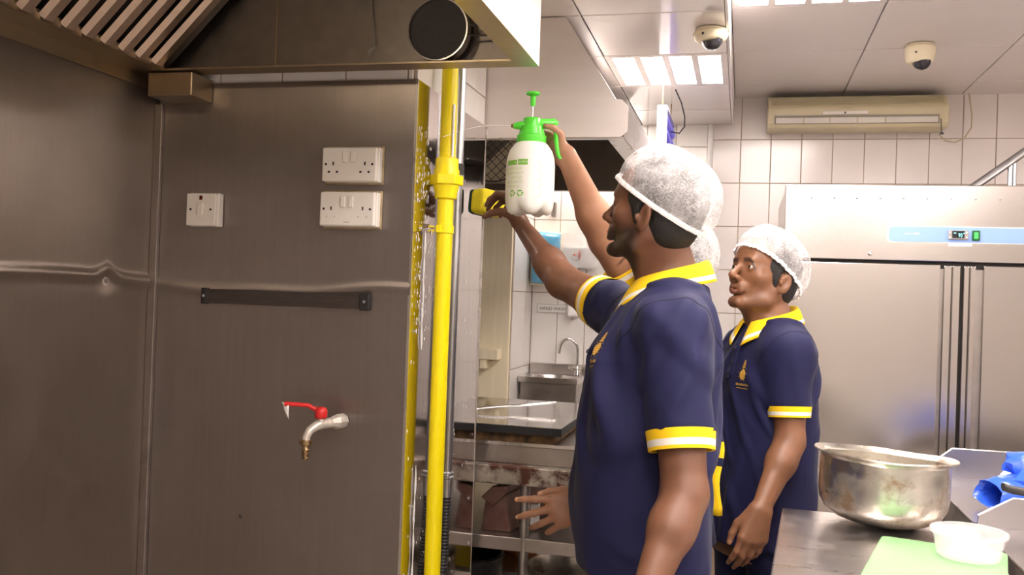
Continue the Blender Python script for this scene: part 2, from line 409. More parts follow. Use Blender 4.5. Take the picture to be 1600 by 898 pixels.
def front_sheet(x, z):
    zc = 1.448 - 0.012 * math.sin((x + 1.6) * 5.2) + 0.004 * math.sin(x * 19)
    return (x, 2.200 - ridge(z, zc, 0.0050, 0.012) - 0.0012 * math.exp(-((z - zc + 0.024) / 0.01) ** 2) * max(0, min(1, (x + 1.36) * 6)), z)
xs_ = [round(-1.548 + 0.0368 * k, 4) for k in range(20)] + [-0.811]
sheet('cladding_sheet', 'clad_dark', wp, xs_, zs, front_sheet)
zs2 = [0.0, 0.4, 0.7, 0.9, 1.1, 1.3, 1.5, 1.7, 1.85, 1.985]
sheet('cladding_sheet', 'clad_mirror', wp, [2.200, 2.30, 2.42, 2.54, 2.66, 2.78, 2.850], zs2, lambda y, z: (-0.811 + 0.0015 * math.sin(y * 9 + z * 3), y, z))
build(MB().box(-0.822, -0.8095, 2.845, 2.852, 0, 1.985).box(-0.815, -0.8085, 2.1985, 2.2045, 0, 1.985), 'edge_fold', 'steel', wp)
build(MB().box(-1.553, -1.530, 2.186, 2.199, 0, 1.93), 'corner_strip', 'steel_dull', wl, bevel=0.002)

# ================================================================ extraction hood over the cooking line
HX0, HX1, HY0, HY1, HZ = -1.550, -0.488, -0.3, 2.150, 2.0
h = thing('exhaust_hood', 'large dark steel exhaust hood with slanted baffle filters above the socket wall', 'exhaust hood', (-1.0, 1.2, 2.0))
build(MB().box(HX1 - 0.004, HX1, HY0, HY1, HZ, 2.33), 'front_panel', 'hood_out', h)
build(MB().box(HX0, HX1 - 0.004, HY1 - 0.006, HY1, HZ, 2.33), 'end_plate', 'hood_in', h)
build(MB().box(HX0, HX1 - 0.004, HY0, HY0 + 0.006, HZ, 2.33), 'end_plate', 'hood_in', h)
build(MB().box(HX0, HX1 - 0.004, HY0 + 0.006, HY1 - 0.006, 2.318, 2.328), 'top_plate', 'hood_in', h)
build(MB().box(HX1 - 0.053, HX1, HY0, HY1, HZ - 0.004, HZ), 'front_flange', 'hood_rim', h)
build(MB().box(HX0, HX1 - 0.053, HY1 - 0.060, HY1, HZ - 0.004, HZ), 'end_flange', 'hood_rim', h)
build(MB().box(HX0, -1.462, HY0, HY1 - 0.060, HZ - 0.004, HZ).box(-1.466, -1.462, HY0, HY1 - 0.06, HZ, HZ + 0.018), 'grease_gutter', 'hood_rim', h)
build(MB().box(HX0, HX0 + 0.006, HY0, HY1 - 0.01, HZ - 0.038, HZ - 0.004), 'wall_angle', 'hood_rim', h)
s2 = math.sqrt(0.5)
FM = Matrix(((s2, 0, -s2, -1.470), (0, 1, 0, 0), (s2, 0, s2, 2.008), (0, 0, 0, 1)))     # filter plane: local x runs up the slope
build(MB().box(0, 0.45, HY0 + 0.02, 2.085, 0.028, 0.032, M=FM), 'filter_back', 'black_plastic', h)
build(MB().box(0, 0.45, 2.085, 2.112, -0.004, 0.030, M=FM), 'filter_frame', 'hood_in', h)
bm_ = [(-0.021, -0.004), (-0.012, -0.016), (0.012, -0.016), (0.021, -0.004), (0.017, -0.002), (0.010, -0.012), (-0.010, -0.012), (-0.017, -0.002)]
for k in range(13):
    yc = 2.058 - 0.064 * k
    poly = [FM @ Vector((0.004, yc + a, b)) for a, b in bm_]
    build(MB().prism(poly, (FM.to_3x3() @ Vector((0.43, 0, 0)))), 'baffle', 'baffle', h)
build(MB().tube([(-0.915, 2.142, 2.30), (-0.913, 2.138, 2.150), (-0.897, 2.130, 2.055), (-0.899, 2.128, 2.048), (-0.912, 2.126, 2.040), (-0.914, 2.126, 2.026)], 0.0011, 6), 'hanging_wire', 'zinc', h, smooth=60)
build(MB().box(-1.176, -1.173, 2.141, 2.1445, 2.0, 2.318), 'plate_seam', 'hood_rim', h)
solo(MB().box(-1.515, -1.386, 2.100, 2.198, 1.932, 1.993), 'drain_box', 'hood_rim', 'small brown steel box tucked under the hood corner', 'metal box', bevel=0.003)

t = thing('hood_lamp', 'oval caged lamp inside the hood, out of the photo', 'lamp', (-1.0, 0.85, 2.318))
build(MB().lathe((-1.0, 0.85, 2.318), [(0.06, 0.0), (0.085, -0.004), (0.085, -0.022), (0.07, -0.026)], 24), 'base', 'steel', t, smooth=40)
build(MB().lathe((-1.0, 0.85, 2.293), [(0.068, 0.0), (0.066, -0.02), (0.045, -0.042), (0.001, -0.05)], 24), 'globe', 'hood_globe', t, smooth=60)
# strainer hung inside the hood
t = thing('strainer', 'round black mesh strainer with steel rim hanging inside the hood', 'strainer', (-0.725, 2.11, 2.0))
cs = Vector((-0.725, 2.105, 2.076)); RY90 = Matrix.Rotation(PI / 2, 3, 'X')
build(MB().lathe(cs, [(0.071, -0.018), (0.074, -0.018), (0.0755, 0.016), (0.072, 0.016)], 36, RY90, close=False).grid([[cs + RY90 @ Vector((r * math.cos(a), r * math.sin(a), z)) for a in [2 * PI * q / 36 for q in range(36)]] for r, z in ((0.072, 0.016), (0.071, -0.018))], closed_u=True), 'rim', 'chrome', t, smooth=40)
build(MB().lathe(cs, [(0.0715, 0.004), (0.060, -0.006), (0.035, -0.016), (0.002, -0.020)], 36, RY90), 'mesh_bowl', 'mesh_black', t, smooth=60)
for dz in (-0.012, 0.012):
    build(MB().tube([cs + Vector((0.072, 0, dz)), cs + Vector((0.11, 0.008, dz * 0.95)), cs + Vector((0.19, 0.010, dz * 0.6))], 0.0028, 8), 'handle_wire', 'strip_metal', t, smooth=60)

# ================================================================ wall fittings on the partition
def socket(x0, x1, z0, z1, label, dark_pins=True, logo=False):
    t = thing('double_socket', label, 'socket', ((x0 + x1) / 2, 2.20, z0))
    yf = 2.165
    build(MB().box(x0, x1, yf, yf + 0.010, z0, z1), 'face_plate', 'white_plastic', t, bevel=0.004)
    build(MB().box(x0 + 0.003, x1 + 0.004, yf + 0.010, 2.198, z0 - 0.001, z1 + 0.001), 'back_box', 'white_plastic', t, bevel=0.003)
    build(MB().box(x0 - 0.003, x1 + 0.008, 2.194, 2.199, z0 - 0.005, z1 + 0.006), 'sealant', 'dirty_sealant', t, bevel=0.002)
    w = x1 - x0; xc = (x0 + x1) / 2
    for s in (-1, 1):
        build(MB().box(xc + s * 0.0105 - 0.0065, xc + s * 0.0105 + 0.0065, yf - 0.004, yf, z1 - 0.039, z1 - 0.011), 'rocker', 'white_plastic', t, bevel=0.002)
        xs2 = xc + s * 0.043
        pin = MB().box(xs2 - 0.002, xs2 + 0.002, yf - 0.0004, yf + 0.002, z0 + 0.040, z0 + 0.049)
        build(pin, 'earth_slot', 'dark_slot', t)
        for q in (-1, 1):
            build(MB().box(xs2 + q * 0.011 - 0.003, xs2 + q * 0.011 + 0.003, yf - 0.0004, yf + 0.002, z0 + 0.021, z0 + 0.026), 'pin_slot', 'dark_slot' if dark_pins else 'ac_grey', t)
        build(MB().lathe((xc + s * 0.063, yf, z0 + 0.043), [(0.0032, 0.0006), (0.0032, -0.003)], 10, RY90), 'screw', 'dark_slot', t)
    if logo: build(MB().box(xc - 0.008, xc + 0.008, yf - 0.0003, yf, z0 + 0.009, z0 + 0.0105), 'print', 'ink_grey', t)
socket(-1.047, -0.899, 1.722, 1.808, 'upper of the two cream double wall sockets, with dark pin slots')
socket(-1.049, -0.900, 1.609, 1.695, 'lower of the two cream double wall sockets, with pale shuttered slots', False, True)
t = thing('wall_switch', 'square white fused wall switch with dark red indicator window', 'switch', (-1.385, 2.20, 1.603))
build(MB().box(-1.431, -1.345, 2.165, 2.174, 1.603, 1.688), 'face_plate', 'white_plastic', t, bevel=0.003)
build(MB().box(-1.428, -1.341, 2.174, 2.198, 1.602, 1.690), 'back_box', 'white_plastic', t, bevel=0.003)
build(MB().box(-1.397, -1.380, 2.160, 2.165, 1.632, 1.662), 'rocker', 'white_plastic', t, bevel=0.002)
build(MB().box(-1.393, -1.384, 2.1642, 2.166, 1.671, 1.682), 'indicator', 'neon_red', t)
for x in (-1.418, -1.359): build(MB().lathe((x, 2.165, 1.646), [(0.0032, 0.0006), (0.0032, -0.003)], 10, RY90), 'screw', 'dark_slot', t)
t = thing('knife_rack', 'long magnetic knife strip with black end caps below the sockets', 'knife rack', (-1.15, 2.19, 1.398))
build(MB().box(-1.385, -0.915, 2.184, 2.199, 1.4005, 1.4385), 'bar', 'strip_metal', t, bevel=0.001)
for x0, x1 in ((-1.389, -1.372), (-0.939, -0.912)):
    e = build(MB().box(x0, x1, 2.181, 2.200, 1.398, 1.441), 'end_cap', 'black_plastic', t, bevel=0.003)
    build(MB().lathe(((x0 + x1) / 2, 2.1815, 1.42), [(0.004, 0.001), (0.003, 0.002)], 10, RY90), 'screw', 'zinc', e)
# scattered rivet hole low on the sheet
build(MB().lathe((-1.257, 2.1995, 0.845), [(0.005, 0.001), (0.003, 0.003)], 10, RY90), 'rivet', 'strip_metal', wp)
# tap
t = thing('wall_tap', 'old brass wall tap with red lever handle and hose spout', 'tap', (-0.99, 2.15, 1.05))
build(MB().tube([(-0.978, 2.199, 1.115), (-0.984, 2.172, 1.115)], 0.019, 8).tube([(-0.984, 2.173, 1.115), (-0.992, 2.152, 1.115)], [0.0195, 0.012], 8), 'wall_nut', 'tap_body', t, bevel=0.001)
build(MB().tube([(-0.990, 2.165, 1.114), (-1.004, 2.135, 1.113), (-1.012, 2.118, 1.110), (-1.022, 2.102, 1.100), (-1.027, 2.095, 1.085), (-1.027, 2.094, 1.077)], [0.013, 0.0125, 0.012, 0.0105, 0.0095, 0.0095], 14).tube([(-1.006, 2.128, 1.113), (-1.006, 2.128, 1.130)], [0.011, 0.009], 12), 'body', 'tap_body', t, smooth=50)
sp = build(MB().lathe((-1.027, 2.094, 1.064), [(0.010, 0.014), (0.0165, 0.012), (0.0165, 0.003), (0.010, 0.001)], 18), 'hose_collar', 'brass', t, smooth=35)
build(MB().lathe((-1.027, 2.094, 1.030), [(0.0085, 0.035), (0.0085, 0.026), (0.0098, 0.024), (0.0075, 0.016), (0.0098, 0.014), (0.0075, 0.006), (0.0092, 0.004), (0.0085, 0.0)], 14), 'hose_barb', 'brass', sp, smooth=35)
lv = build(MB().lathe((-1.006, 2.128, 1.127), [(0.012, 0.0), (0.0155, 0.004), (0.0155, 0.020), (0.012, 0.027), (0.004, 0.029)], 14).tube([(-1.012, 2.126, 1.147), (-1.028, 2.121, 1.153), (-1.034, 2.119, 1.158), (-1.060, 2.111, 1.160), (-1.092, 2.101, 1.161)], [0.006, 0.0055, 0.0055, 0.0055, 0.006], 10), 'lever', 'red_lever', t, smooth=50)
build(MB().grid([[(-1.098 + 0.018 * u + 0.004 * v, 2.098 + 0.004 * math.sin(3 * u + 2 * v), 1.166 - 0.030 * v * (0.6 + 0.5 * u) - 0.008 * u) for u in (0, 0.33, 0.66, 1)] for v in (0, 0.4, 0.8, 1)]), 'paper_tag', 'white_bright', lv, solid=0.0012, smooth=60)

# gas pipe with union and clamp
t = thing('gas_pipe', 'bright yellow vertical gas pipe with hexagonal union joint', 'pipe', (-0.77, 2.335, 0))
PX, PY = -0.770, 2.336
build(MB().tube([(PX, PY, 0.0), (PX, PY, 1.72)], 0.0215, 20), 'pipe', 'yellow_paint', t, smooth=40)
build(MB().tube([(PX, PY, 1.77), (PX, PY, 2.329)], 0.0215, 20), 'pipe', 'yellow_paint', t, smooth=40)
def hexa(r): return [(r * math.cos(2 * PI * k / 6 + 0.3), r * math.sin(2 * PI * k / 6 + 0.3)) for k in range(6)]
u = build(MB().lathe((PX, PY, 1.695), [(0.0215, 0), (0.029, 0.004), (0.0295, 0.018), (0.033, 0.030), (0.034, 0.040), (0.034, 0.078), (0.031, 0.084), (0.0305, 0.108), (0.0215, 0.114)], 24), 'union', 'yellow_paint', t, smooth=35)
build(MB().prism([(PX + a, PY + b, 1.734) for a, b in hexa(0.045)], (0, 0, 0.026)), 'hex_nut', 'yellow_paint', u, bevel=0.003)
c_ = build(MB().lathe((PX, PY, 1.606), [(0.0215, 0), (0.0245, 0.001), (0.0245, 0.021), (0.0215, 0.022)], 20), 'clamp', 'yellow_paint', t, smooth=35)
build(MB().box(PX - 0.035, PX - 0.020, PY - 0.031, PY - 0.024, 1.609, 1.624).box(PX - 0.014, PX - 0.002, PY - 0.031, PY - 0.022, 1.607, 1.627), 'clamp_lug', 'yellow_paint', c_, bevel=0.001)
build(MB().tube([(-0.811, PY - 0.028, 1.617), (PX - 0.020, PY - 0.027, 1.617)], 0.005, 10).tube([(-0.811, PY - 0.028, 1.617), (-0.802, PY - 0.028, 1.617)], 0.013, 6).tube([(-0.797, PY - 0.028, 1.612), (-0.797, PY - 0.028, 1.600)], 0.004, 8), 'stand_off', 'chrome', t, smooth=40)
build(MB().box(-0.7525, -0.7495, PY - 0.019, PY - 0.009, 1.80, 1.945), 'tape', 'white_bright', t)
# conduit
t = thing('conduit', 'grey zinc electrical conduit behind the yellow pipe ending in black corrugated hose', 'conduit', (-0.785, 2.485, 0))
CX, CY = -0.785, 2.484
build(MB().tube([(CX, CY, 0.885), (CX, CY, 2.329)], 0.0135, 16), 'pipe', 'zinc', t, smooth=40)
build(MB().tube([(CX, CY, 1.782), (CX, CY, 1.812)], 0.0165, 16), 'sleeve', 'black_rubber', t, smooth=40)
build(MB().lathe((CX, CY, 1.758), [(0.0135, 0), (0.0175, 0.002), (0.0175, 0.010), (0.0150, 0.012), (0.0175, 0.014), (0.0175, 0.022), (0.0135, 0.024)], 16), 'coupling', 'chrome', t, smooth=35)
build(MB().lathe((CX, CY, 0.880), [(0.014, 0), (0.0155, 0.002), (0.0155, 0.050), (0.0190, 0.053), (0.0190, 0.058), (0.0155, 0.061), (0.0190, 0.064), (0.0190, 0.069), (0.0135, 0.072)], 16), 'gland', 'zinc', t, smooth=35)
hp = [(CX + 0.012 * math.sin(k * 0.022) - 0.0006 * k * 0.3, CY - 0.0004 * k, 0.883 - 0.0045 * k) for k in range(190)]
build(MB().tube(hp, [0.0145 if k % 2 else 0.0125 for k in range(190)], 12), 'corrugated_hose', 'black_rubber', t, smooth=30)
# drops and runs of water on the side cladding
wd = MB()
for k in range(330):
    y = random.uniform(2.21, 2.62) if random.random() < 0.8 else random.uniform(2.6, 2.84); z = random.uniform(0.6, 1.88)
    if random.random() < 0.55: z = random.uniform(1.35, 1.88); y = random.uniform(2.21, 2.42)
    ln = random.uniform(0.003, 0.013); w = random.uniform(0.0010, 0.0020)
    wd.add([(-0.8085, y - w, z), (-0.8085, y + w, z), (-0.8085, y, z - ln), (-0.8085, y, z + w * 2), (-0.8068, y, z - ln * 0.3)], [(0, 4, 3), (3, 4, 1), (1, 4, 2), (2, 4, 0)])
for y0, z0, z1 in ((2.285, 1.0, 0.60), (2.292, 1.61, 1.3)):
    wd.tube([(-0.808, y0 + 0.002 * math.sin(q), z0 + (z1 - z0) * q / 14) for q in range(15)], [0.0008] + [0.0022 + 0.0012 * math.sin(q * 2.3) for q in range(14)], 6)
o = solo(wd, 'water_drops', 'water', 'small water drops and runs sprayed over the shiny side cladding', 'water drops', kind='stuff')

# ================================================================ second hood, behind the partition
h2 = thing('exhaust_hood', 'pale steel exhaust hood with slanted front behind the spray bottle', 'exhaust hood', (-0.9, 3.5, 1.95))
EP = [(-1.55, 1.95), (-0.381, 1.95), (-0.361, 1.968), (-0.361, 2.046), (-0.381, 2.066), (-0.400, 2.068), (-0.566, 2.328), (-1.55, 2.328)]
build(MB().prism([(x, 2.853, z) for x, z in EP], (0, 0.006, 0)), 'end_plate', 'hood_out', h2)
build(MB().prism([(-1.55, 4.28, 1.95), (-0.366, 4.28, 1.95), (-0.366, 4.28, 2.06), (-0.566, 4.28, 2.328), (-1.55, 4.28, 2.328)], (0, 0.006, 0)), 'end_plate', 'hood_in', h2)
build(MB().box(-0.372, -0.366, 2.859, 4.28, 1.95, 2.06).box(-0.402, -0.3665, 2.859, 4.28, 2.060, 2.066), 'front_lip', 'steel', h2)
build(MB().prism([(-0.404, 2.859, 2.066), (-0.400, 2.859, 2.068), (-0.566, 2.859, 2.327), (-0.570, 2.859, 2.325)], (0, 1.42, 0)), 'slanted_front', 'steel_dull', h2)
build(MB().box(-0.425, -0.372, 2.859, 4.28, 1.947, 1.951).box(-1.54, -0.425, 2.859, 2.885, 1.947, 1.951), 'flange', 'steel', h2)
build(MB().box(-1.54, -0.425, 4.235, 4.28, 1.945, 1.975), 'end_flange', 'hood_in', h2)
build(MB().box(-1.54, -0.58, 2.86, 4.28, 2.316, 2.326), 'top_plate', 'hood_in', h2)
F2 = Matrix(((s2, 0, -s2, -1.30), (0, 1, 0, 0), (s2, 0, s2, 1.96), (0, 0, 0, 1)))
for k in range(6):
    yc = 3.02 + 0.22 * k; build(MB().box(0, 0.45, yc - 0.10, yc + 0.10, 0, 0.02, M=F2), 'filter', 'hood_in', h2)
for y in (2.93, 3.13): build(MB().tube([(-0.98, y, 2.25), (-1.30, y + 0.02, 1.965)], 0.010, 8), 'brace', 'steel', h2, smooth=40)
t = thing('wire_skimmer', 'round black wire skimmer hanging inside the pale hood', 'skimmer', (-0.86, 3.2, 1.95))
ck = Vector((-0.90, 3.25, 1.965))
wk = MB().tube([ck + Vector((0.11 * math.cos(a), 0.03 * math.cos(a), 0.105 * math.sin(a))) for a in [2 * PI * k / 28 for k in range(29)]], 0.003, 6)
build(wk, 'ring', 'mesh_black', t, smooth=60)
wk = MB()
for k in range(-4, 5):
    c = k * 0.023; q = math.sqrt(max(0, 0.105 ** 2 - c * c)) * 0.98
    for sg in (1, -1):
        d1 = Vector((s2, 0.03 * 8 * s2 * 1.0 * 0.4, sg * s2)); d2 = Vector((-s2 * sg, -0.05 * sg, s2))
        wk.tube([ck + d1 * -q + d2 * c, ck + d1 * q + d2 * c], 0.0012, 4)
build(wk, 'wire_mesh', 'mesh_black', t)
build(MB().tube([ck + Vector((-0.05, 0, 0.09)), ck + Vector((-0.10, 0.0, 0.20)), ck + Vector((-0.12, 0, 0.34))], 0.004, 8), 'handle', 'mesh_black', t, smooth=60)

# ================================================================ cooking bench behind the partition
t = thing('cooking_bench', 'stained steel cooking bench with rusty edge and lower shelf', 'table', (-1.0, 3.35, 0))
build(MB().box(-1.54, -0.36, 2.88, 3.80, 0.845, 0.905), 'rusty_top', 'steel_rust', t, bevel=0.004)
build(MB().box(-1.54, -0.36, 2.90, 3.78, 0.640, 0.672).box(-1.54, -0.36, 2.895, 2.91, 0.632, 0.676), 'lower_shelf', 'steel_dull', t, bevel=0.003)
for x, y in ((-0.42, 2.91), (-0.655, 2.91), (-1.5, 2.91), (-0.42, 3.74), (-1.5, 3.74)): build(MB().tube([(x, y, 0), (x, y, 0.845)], 0.016, 14), 'leg', 'steel_dull', t, smooth=40)
t = thing('griddle', 'flat steel griddle with black plate edge on the stained bench', 'griddle', (-0.9, 3.3, 0.905))
build(MB().box(-1.50, -0.40, 2.925, 3.78, 0.905, 0.965), 'body', 'steel_dull', t, bevel=0.003)
build(MB().box(-1.50, -0.40, 2.920, 2.930, 0.965, 0.975).box(-0.41, -0.40, 2.93, 3.78, 0.965, 0.975), 'tray_rim', 'steel', t)
build(MB().box(-1.45, -0.580, 2.975, 3.68, 0.965, 1.000), 'burner_soot', 'burnt', t, bevel=0.004)
build(MB().box(-1.48, -0.552, 2.950, 3.71, 0.998, 1.0235), 'plate', 'griddle_edge', t, bevel=0.0015)
build(MB().box(-1.478, -0.554, 2.952, 3.708, 1.0235, 1.0250), 'plate_surface', 'griddle_top', t)
t = thing('spatula', 'long thin steel spatula lying on the griddle plate', 'spatula', (-0.85, 3.25, 1.025))
build(MB().prism([(-1.06, 3.16, 1.0255), (-0.93, 3.185, 1.0255), (-0.935, 3.235, 1.0255), (-1.05, 3.255, 1.0255)], (0, 0, 0.002)), 'blade', 'steel', t)
build(MB().tube([(-0.945, 3.21, 1.030), (-0.90, 3.222, 1.040), (-0.66, 3.39, 1.058)], 0.0045, 8), 'handle', 'chrome', t, smooth=50)
# brown metal box, baskets, pots and tray below
t = thing('burner_box', 'rusty brown steel trough box standing on the lower shelf', 'metal box', (-0.80, 3.05, 0.672))
pr = [(-0.850, 0.673), (-0.720, 0.673), (-0.742, 0.790), (-0.705, 0.822), (-0.760, 0.829), (-0.815, 0.826), (-0.835, 0.800), (-0.822, 0.786)]
build(MB().prism([(x, 2.96, z) for x, z in [(-0.812, 0.673), (-0.712, 0.673), (-0.735, 0.792), (-0.800, 0.780)]], (0.06, 0.40, 0)), 'trough', 'box_metal', t, bevel=0.003)
build(MB().prism([(x, 2.945, z) for x, z in [(-0.812, 0.785), (-0.772, 0.757), (-0.722, 0.806), (-0.722, 0.828), (-0.775, 0.822)]], (0.06, 0.43, 0)), 'lid', 'box_metal', t, bevel=0.002)
build(MB().box(-0.66, -0.635, 3.02, 3.05, 0.69, 0.76), 'foot', 'tile_white', t)
def basket(x, y, z, label):
    t = thing('wicker_basket', label, 'basket', (x, y, z), group='wicker baskets under the bench')
    rows = [[(x + (r + 0.002 * math.cos(12 * a)) * math.cos(a), y + (r + 0.002 * math.cos(12 * a)) * math.sin(a), z + q) for a in [2 * PI * k / 48 for k in range(48)]] for r, q in ((0.062, 0), (0.078, 0.025), (0.090, 0.05), (0.098, 0.075), (0.090, 0.075), (0.07, 0.03), (0.055, 0.008))]
    build(MB().grid(rows, closed_u=True).lathe((x, y, z), [(0.062, 0), (0.06, 0.006)], 24), 'weave', 'basket', t, smooth=60)
    build(MB().tube([(x + 0.097 * math.cos(a), y + 0.097 * math.sin(a), z + 0.078 + 0.003 * math.sin(10 * a)) for a in [2 * PI * k / 40 for k in range(41)]], 0.006, 8), 'rim', 'basket', t, smooth=60)
sh = thing('low_shelf', 'low steel shelf under the cooking bench', 'shelf', (-0.95, 3.4, 0))
build(MB().box(-1.5, -0.38, 3.245, 3.70, 0.44, 0.46), 'board', 'steel', sh, bevel=0.002)
for x in (-1.46, -0.42):
    for y in (3.28, 3.66): build(MB().tube([(x, y, 0), (x, y, 0.44)], 0.014, 10), 'leg', 'steel_dull', sh, smooth=40)
basket(-0.985, 3.36, 0.460, 'brown wicker basket half hidden behind the side cladding'); basket(-0.80, 3.50, 0.460, 'brown wicker basket under the bench beside the yellow tray')
t = solo(MB().box(-0.68, -0.46, 3.48, 3.66, 0.460, 0.60), 'yellow_crate', 'sponge_yellow', 'yellow plastic crate in the dark under the bench', 'crate', bevel=0.006)
t = thing('cooking_pot', 'black sooty pot on the floor under the bench', 'pot', (-0.90, 3.065, 0))
build(MB().lathe((-0.90, 3.065, 0.0), [(0.11, 0), (0.13, 0.02), (0.135, 0.55), (0.142, 0.565), (0.13, 0.57), (0.12, 0.40), (0.02, 0.39)], 36), 'body', 'pot_black', t, smooth=40)
t = thing('stock_pot', 'dull steel pot with rolled rim beside the black pot', 'pot', (-0.525, 3.095, 0))
build(MB().lathe((-0.525, 3.095, 0.0), [(0.12, 0), (0.14, 0.02), (0.145, 0.52), (0.156, 0.548), (0.150, 0.552), (0.136, 0.50), (0.13, 0.3), (0.02, 0.29)], 36), 'body', 'pot_steel', t, smooth=40)

# ================================================================ hand wash corner
t = thing('hand_sink', 'small steel hand wash sink on the white tiled wall', 'sink', (-0.90, 4.55, 0.93))
mb = MB().box(-1.052, -0.752, 4.672, 4.693, 1.030, 1.108)
build(mb, 'splashback', 'steel', t, bevel=0.004)
cxs, cys = -0.905, 4.545
outer = []; inner = []; n = 40
for k in range(n):
    a = 2 * PI * (k + 0.5) / n; dx, dy = math.cos(a), math.sin(a)
    q = 1 / max(abs(dx) / 0.147, abs(dy) / 0.128); outer.append((cxs - 0.0 + dx * q, cys + dy * q, 1.056)); inner.append((cxs + 0.012 + dx * 0.118, cys + dy * 0.095, 1.054))
bowl = [[(cxs + 0.012 + (0.118 * r) * math.cos(2 * PI * (k + 0.5) / n), cys + 0.095 * r * math.sin(2 * PI * (k + 0.5) / n), z) for k in range(n)] for r, z in ((0.97, 1.045), (0.9, 1.0), (0.7, 0.965), (0.12, 0.955))]
build(MB().grid([[(x, y, 1.030) for x, y, z in outer], outer, inner] + bowl, closed_u=True), 'basin', 'steel', t, smooth=35)
build(MB().box(-1.040, -0.764, 4.425, 4.437, 0.930, 1.035).box(-1.040, -1.030, 4.437, 4.693, 0.930, 1.035).box(-0.774, -0.764, 4.437, 4.693, 0.93, 1.035), 'apron', 'steel_dull', t, bevel=0.002)
fc = build(MB().tube([(-0.800, 4.64, 1.056), (-0.800, 4.64, 1.17)] + [(-0.800 - 0.045 + 0.045 * math.cos(a), 4.64 - 0.02 * (a / PI), 1.185 + 0.052 * math.sin(a)) for a in [PI * k / 9 for k in range(9)]] + [(-0.892, 4.618, 1.165)], 0.0078, 12), 'faucet', 'chrome', t, smooth=50)
build(MB().lathe((-0.80, 4.64, 1.056), [(0.018, 0), (0.018, 0.012), (0.011, 0.02), (0.011, 0.045), (0.007, 0.05)], 16).tube([(-0.80, 4.64, 1.085), (-0.835, 4.61, 1.098)], [0.006, 0.010], 10).tube([(-0.80, 4.64, 1.085), (-0.765, 4.61, 1.098)], [0.006, 0.010], 10), 'faucet_valve', 'chrome', fc, smooth=50)
t = thing('wall_sign', 'white HAND WASH notice with thin frame above the sink', 'sign', (-0.945, 4.69, 1.365))
build(MB().box(-1.030, -0.860, 4.686, 4.693, 1.366, 1.412), 'plate', 'white_bright', t)
build(MB().box(-1.028, -0.862, 4.6845, 4.686, 1.409, 1.4105).box(-1.028, -0.862, 4.6845, 4.686, 1.3675, 1.369).box(-1.028, -1.0265, 4.6845, 4.686, 1.369, 1.409).box(-0.8635, -0.862, 4.6845, 4.686, 1.369, 1.409), 'frame', 'ink_grey', t)
build(frontal_text('HAND WASH', 0.0235, -0.945, 4.6850, 1.3805, 'CENTER', sx=0.96), 'lettering', 'ink', t)
t = thing('towel_dispenser', 'paper towel dispenser with translucent blue front on the tiles', 'dispenser', (-0.98, 4.64, 1.50))
build(MB().box(-1.052, -0.905, 4.60, 4.693, 1.505, 1.780), 'body', 'cream', t, bevel=0.012)
rows = []
for z, q in ((1.515, 0.75), (1.53, 0.95), (1.60, 1.0), (1.70, 1.0), (1.755, 0.93), (1.778, 0.70)):
    rows.append([(-0.972 + 0.071 * math.cos(a) * (0.99 if abs(math.cos(a)) > 0.5 else 1), 4.612 - 0.062 * q * math.sin(a) ** 0.6, z - 0.012 * (0.5 + 0.5 * math.cos(a)) * (1 if z > 1.7 else 0)) for a in [PI * k / 16 + 1e-4 for k in range(16)] + [PI - 1e-4]])
build(MB().grid(rows), 'blue_cover', 'blue_cover', t, smooth=50, solid=0.004)
t = thing('glove_box', 'white box in a clear plastic sleeve with red label beside the dispenser', 'box', (-0.80, 4.66, 1.60))
build(MB().box(-0.895, -0.735, 4.632, 4.693, 1.600, 1.705), 'box', 'white_bright', t, bevel=0.005)
build(MB().box(-0.842, -0.800, 4.6305, 4.632, 1.640, 1.690), 'label', 'tile_white', t)
build(MB().box(-0.812, -0.801, 4.629, 4.6305, 1.645, 1.685).box(-0.838, -0.822, 4.629, 4.6305, 1.662, 1.669), 'red_print', 'red_print', t)
build(MB().grid([[(-0.90 + 0.185 * u, 4.626 - 0.006 * math.sin(9 * u + 5 * v), 1.595 + 0.175 * v + 0.006 * math.sin(14 * u)) for u in [k / 14 for k in range(15)]] for v in [k / 8 for k in range(9)]]), 'plastic_sleeve', 'clear_plastic', t, smooth=60)
t = thing('soap_dispenser', 'small white soap dispenser below the glove box', 'dispenser', (-0.84, 4.67, 1.35))
build(MB().box(-0.858, -0.805, 4.63, 4.693, 1.352, 1.44), 'body', 'white_bright', t, bevel=0.008)
build(MB().tube([(-0.832, 4.645, 1.352), (-0.832, 4.645, 1.335)], 0.008, 10), 'nozzle', 'grey_plastic', t)
t = thing('hanging_brush', 'small brush hanging from a hook under the raised sleeve', 'brush', (-0.735, 4.68, 1.31))
build(MB().box(-0.748, -0.722, 4.675, 4.693, 1.345, 1.36), 'hook_plate', 'chrome', t)
build(MB().tube([(-0.742, 4.67, 1.35), (-0.744, 4.67, 1.305)], 0.003, 6).tube([(-0.730, 4.67, 1.35), (-0.728, 4.67, 1.31)], 0.003, 6), 'hooks', 'chrome', t, smooth=50)
solo(MB().box(-0.965, -0.945, 4.655, 4.694, 1.86, 1.935), 'wall_vent', 'steel_dull', 'small slotted grey bracket under the pale hood end', 'bracket', bevel=0.002)

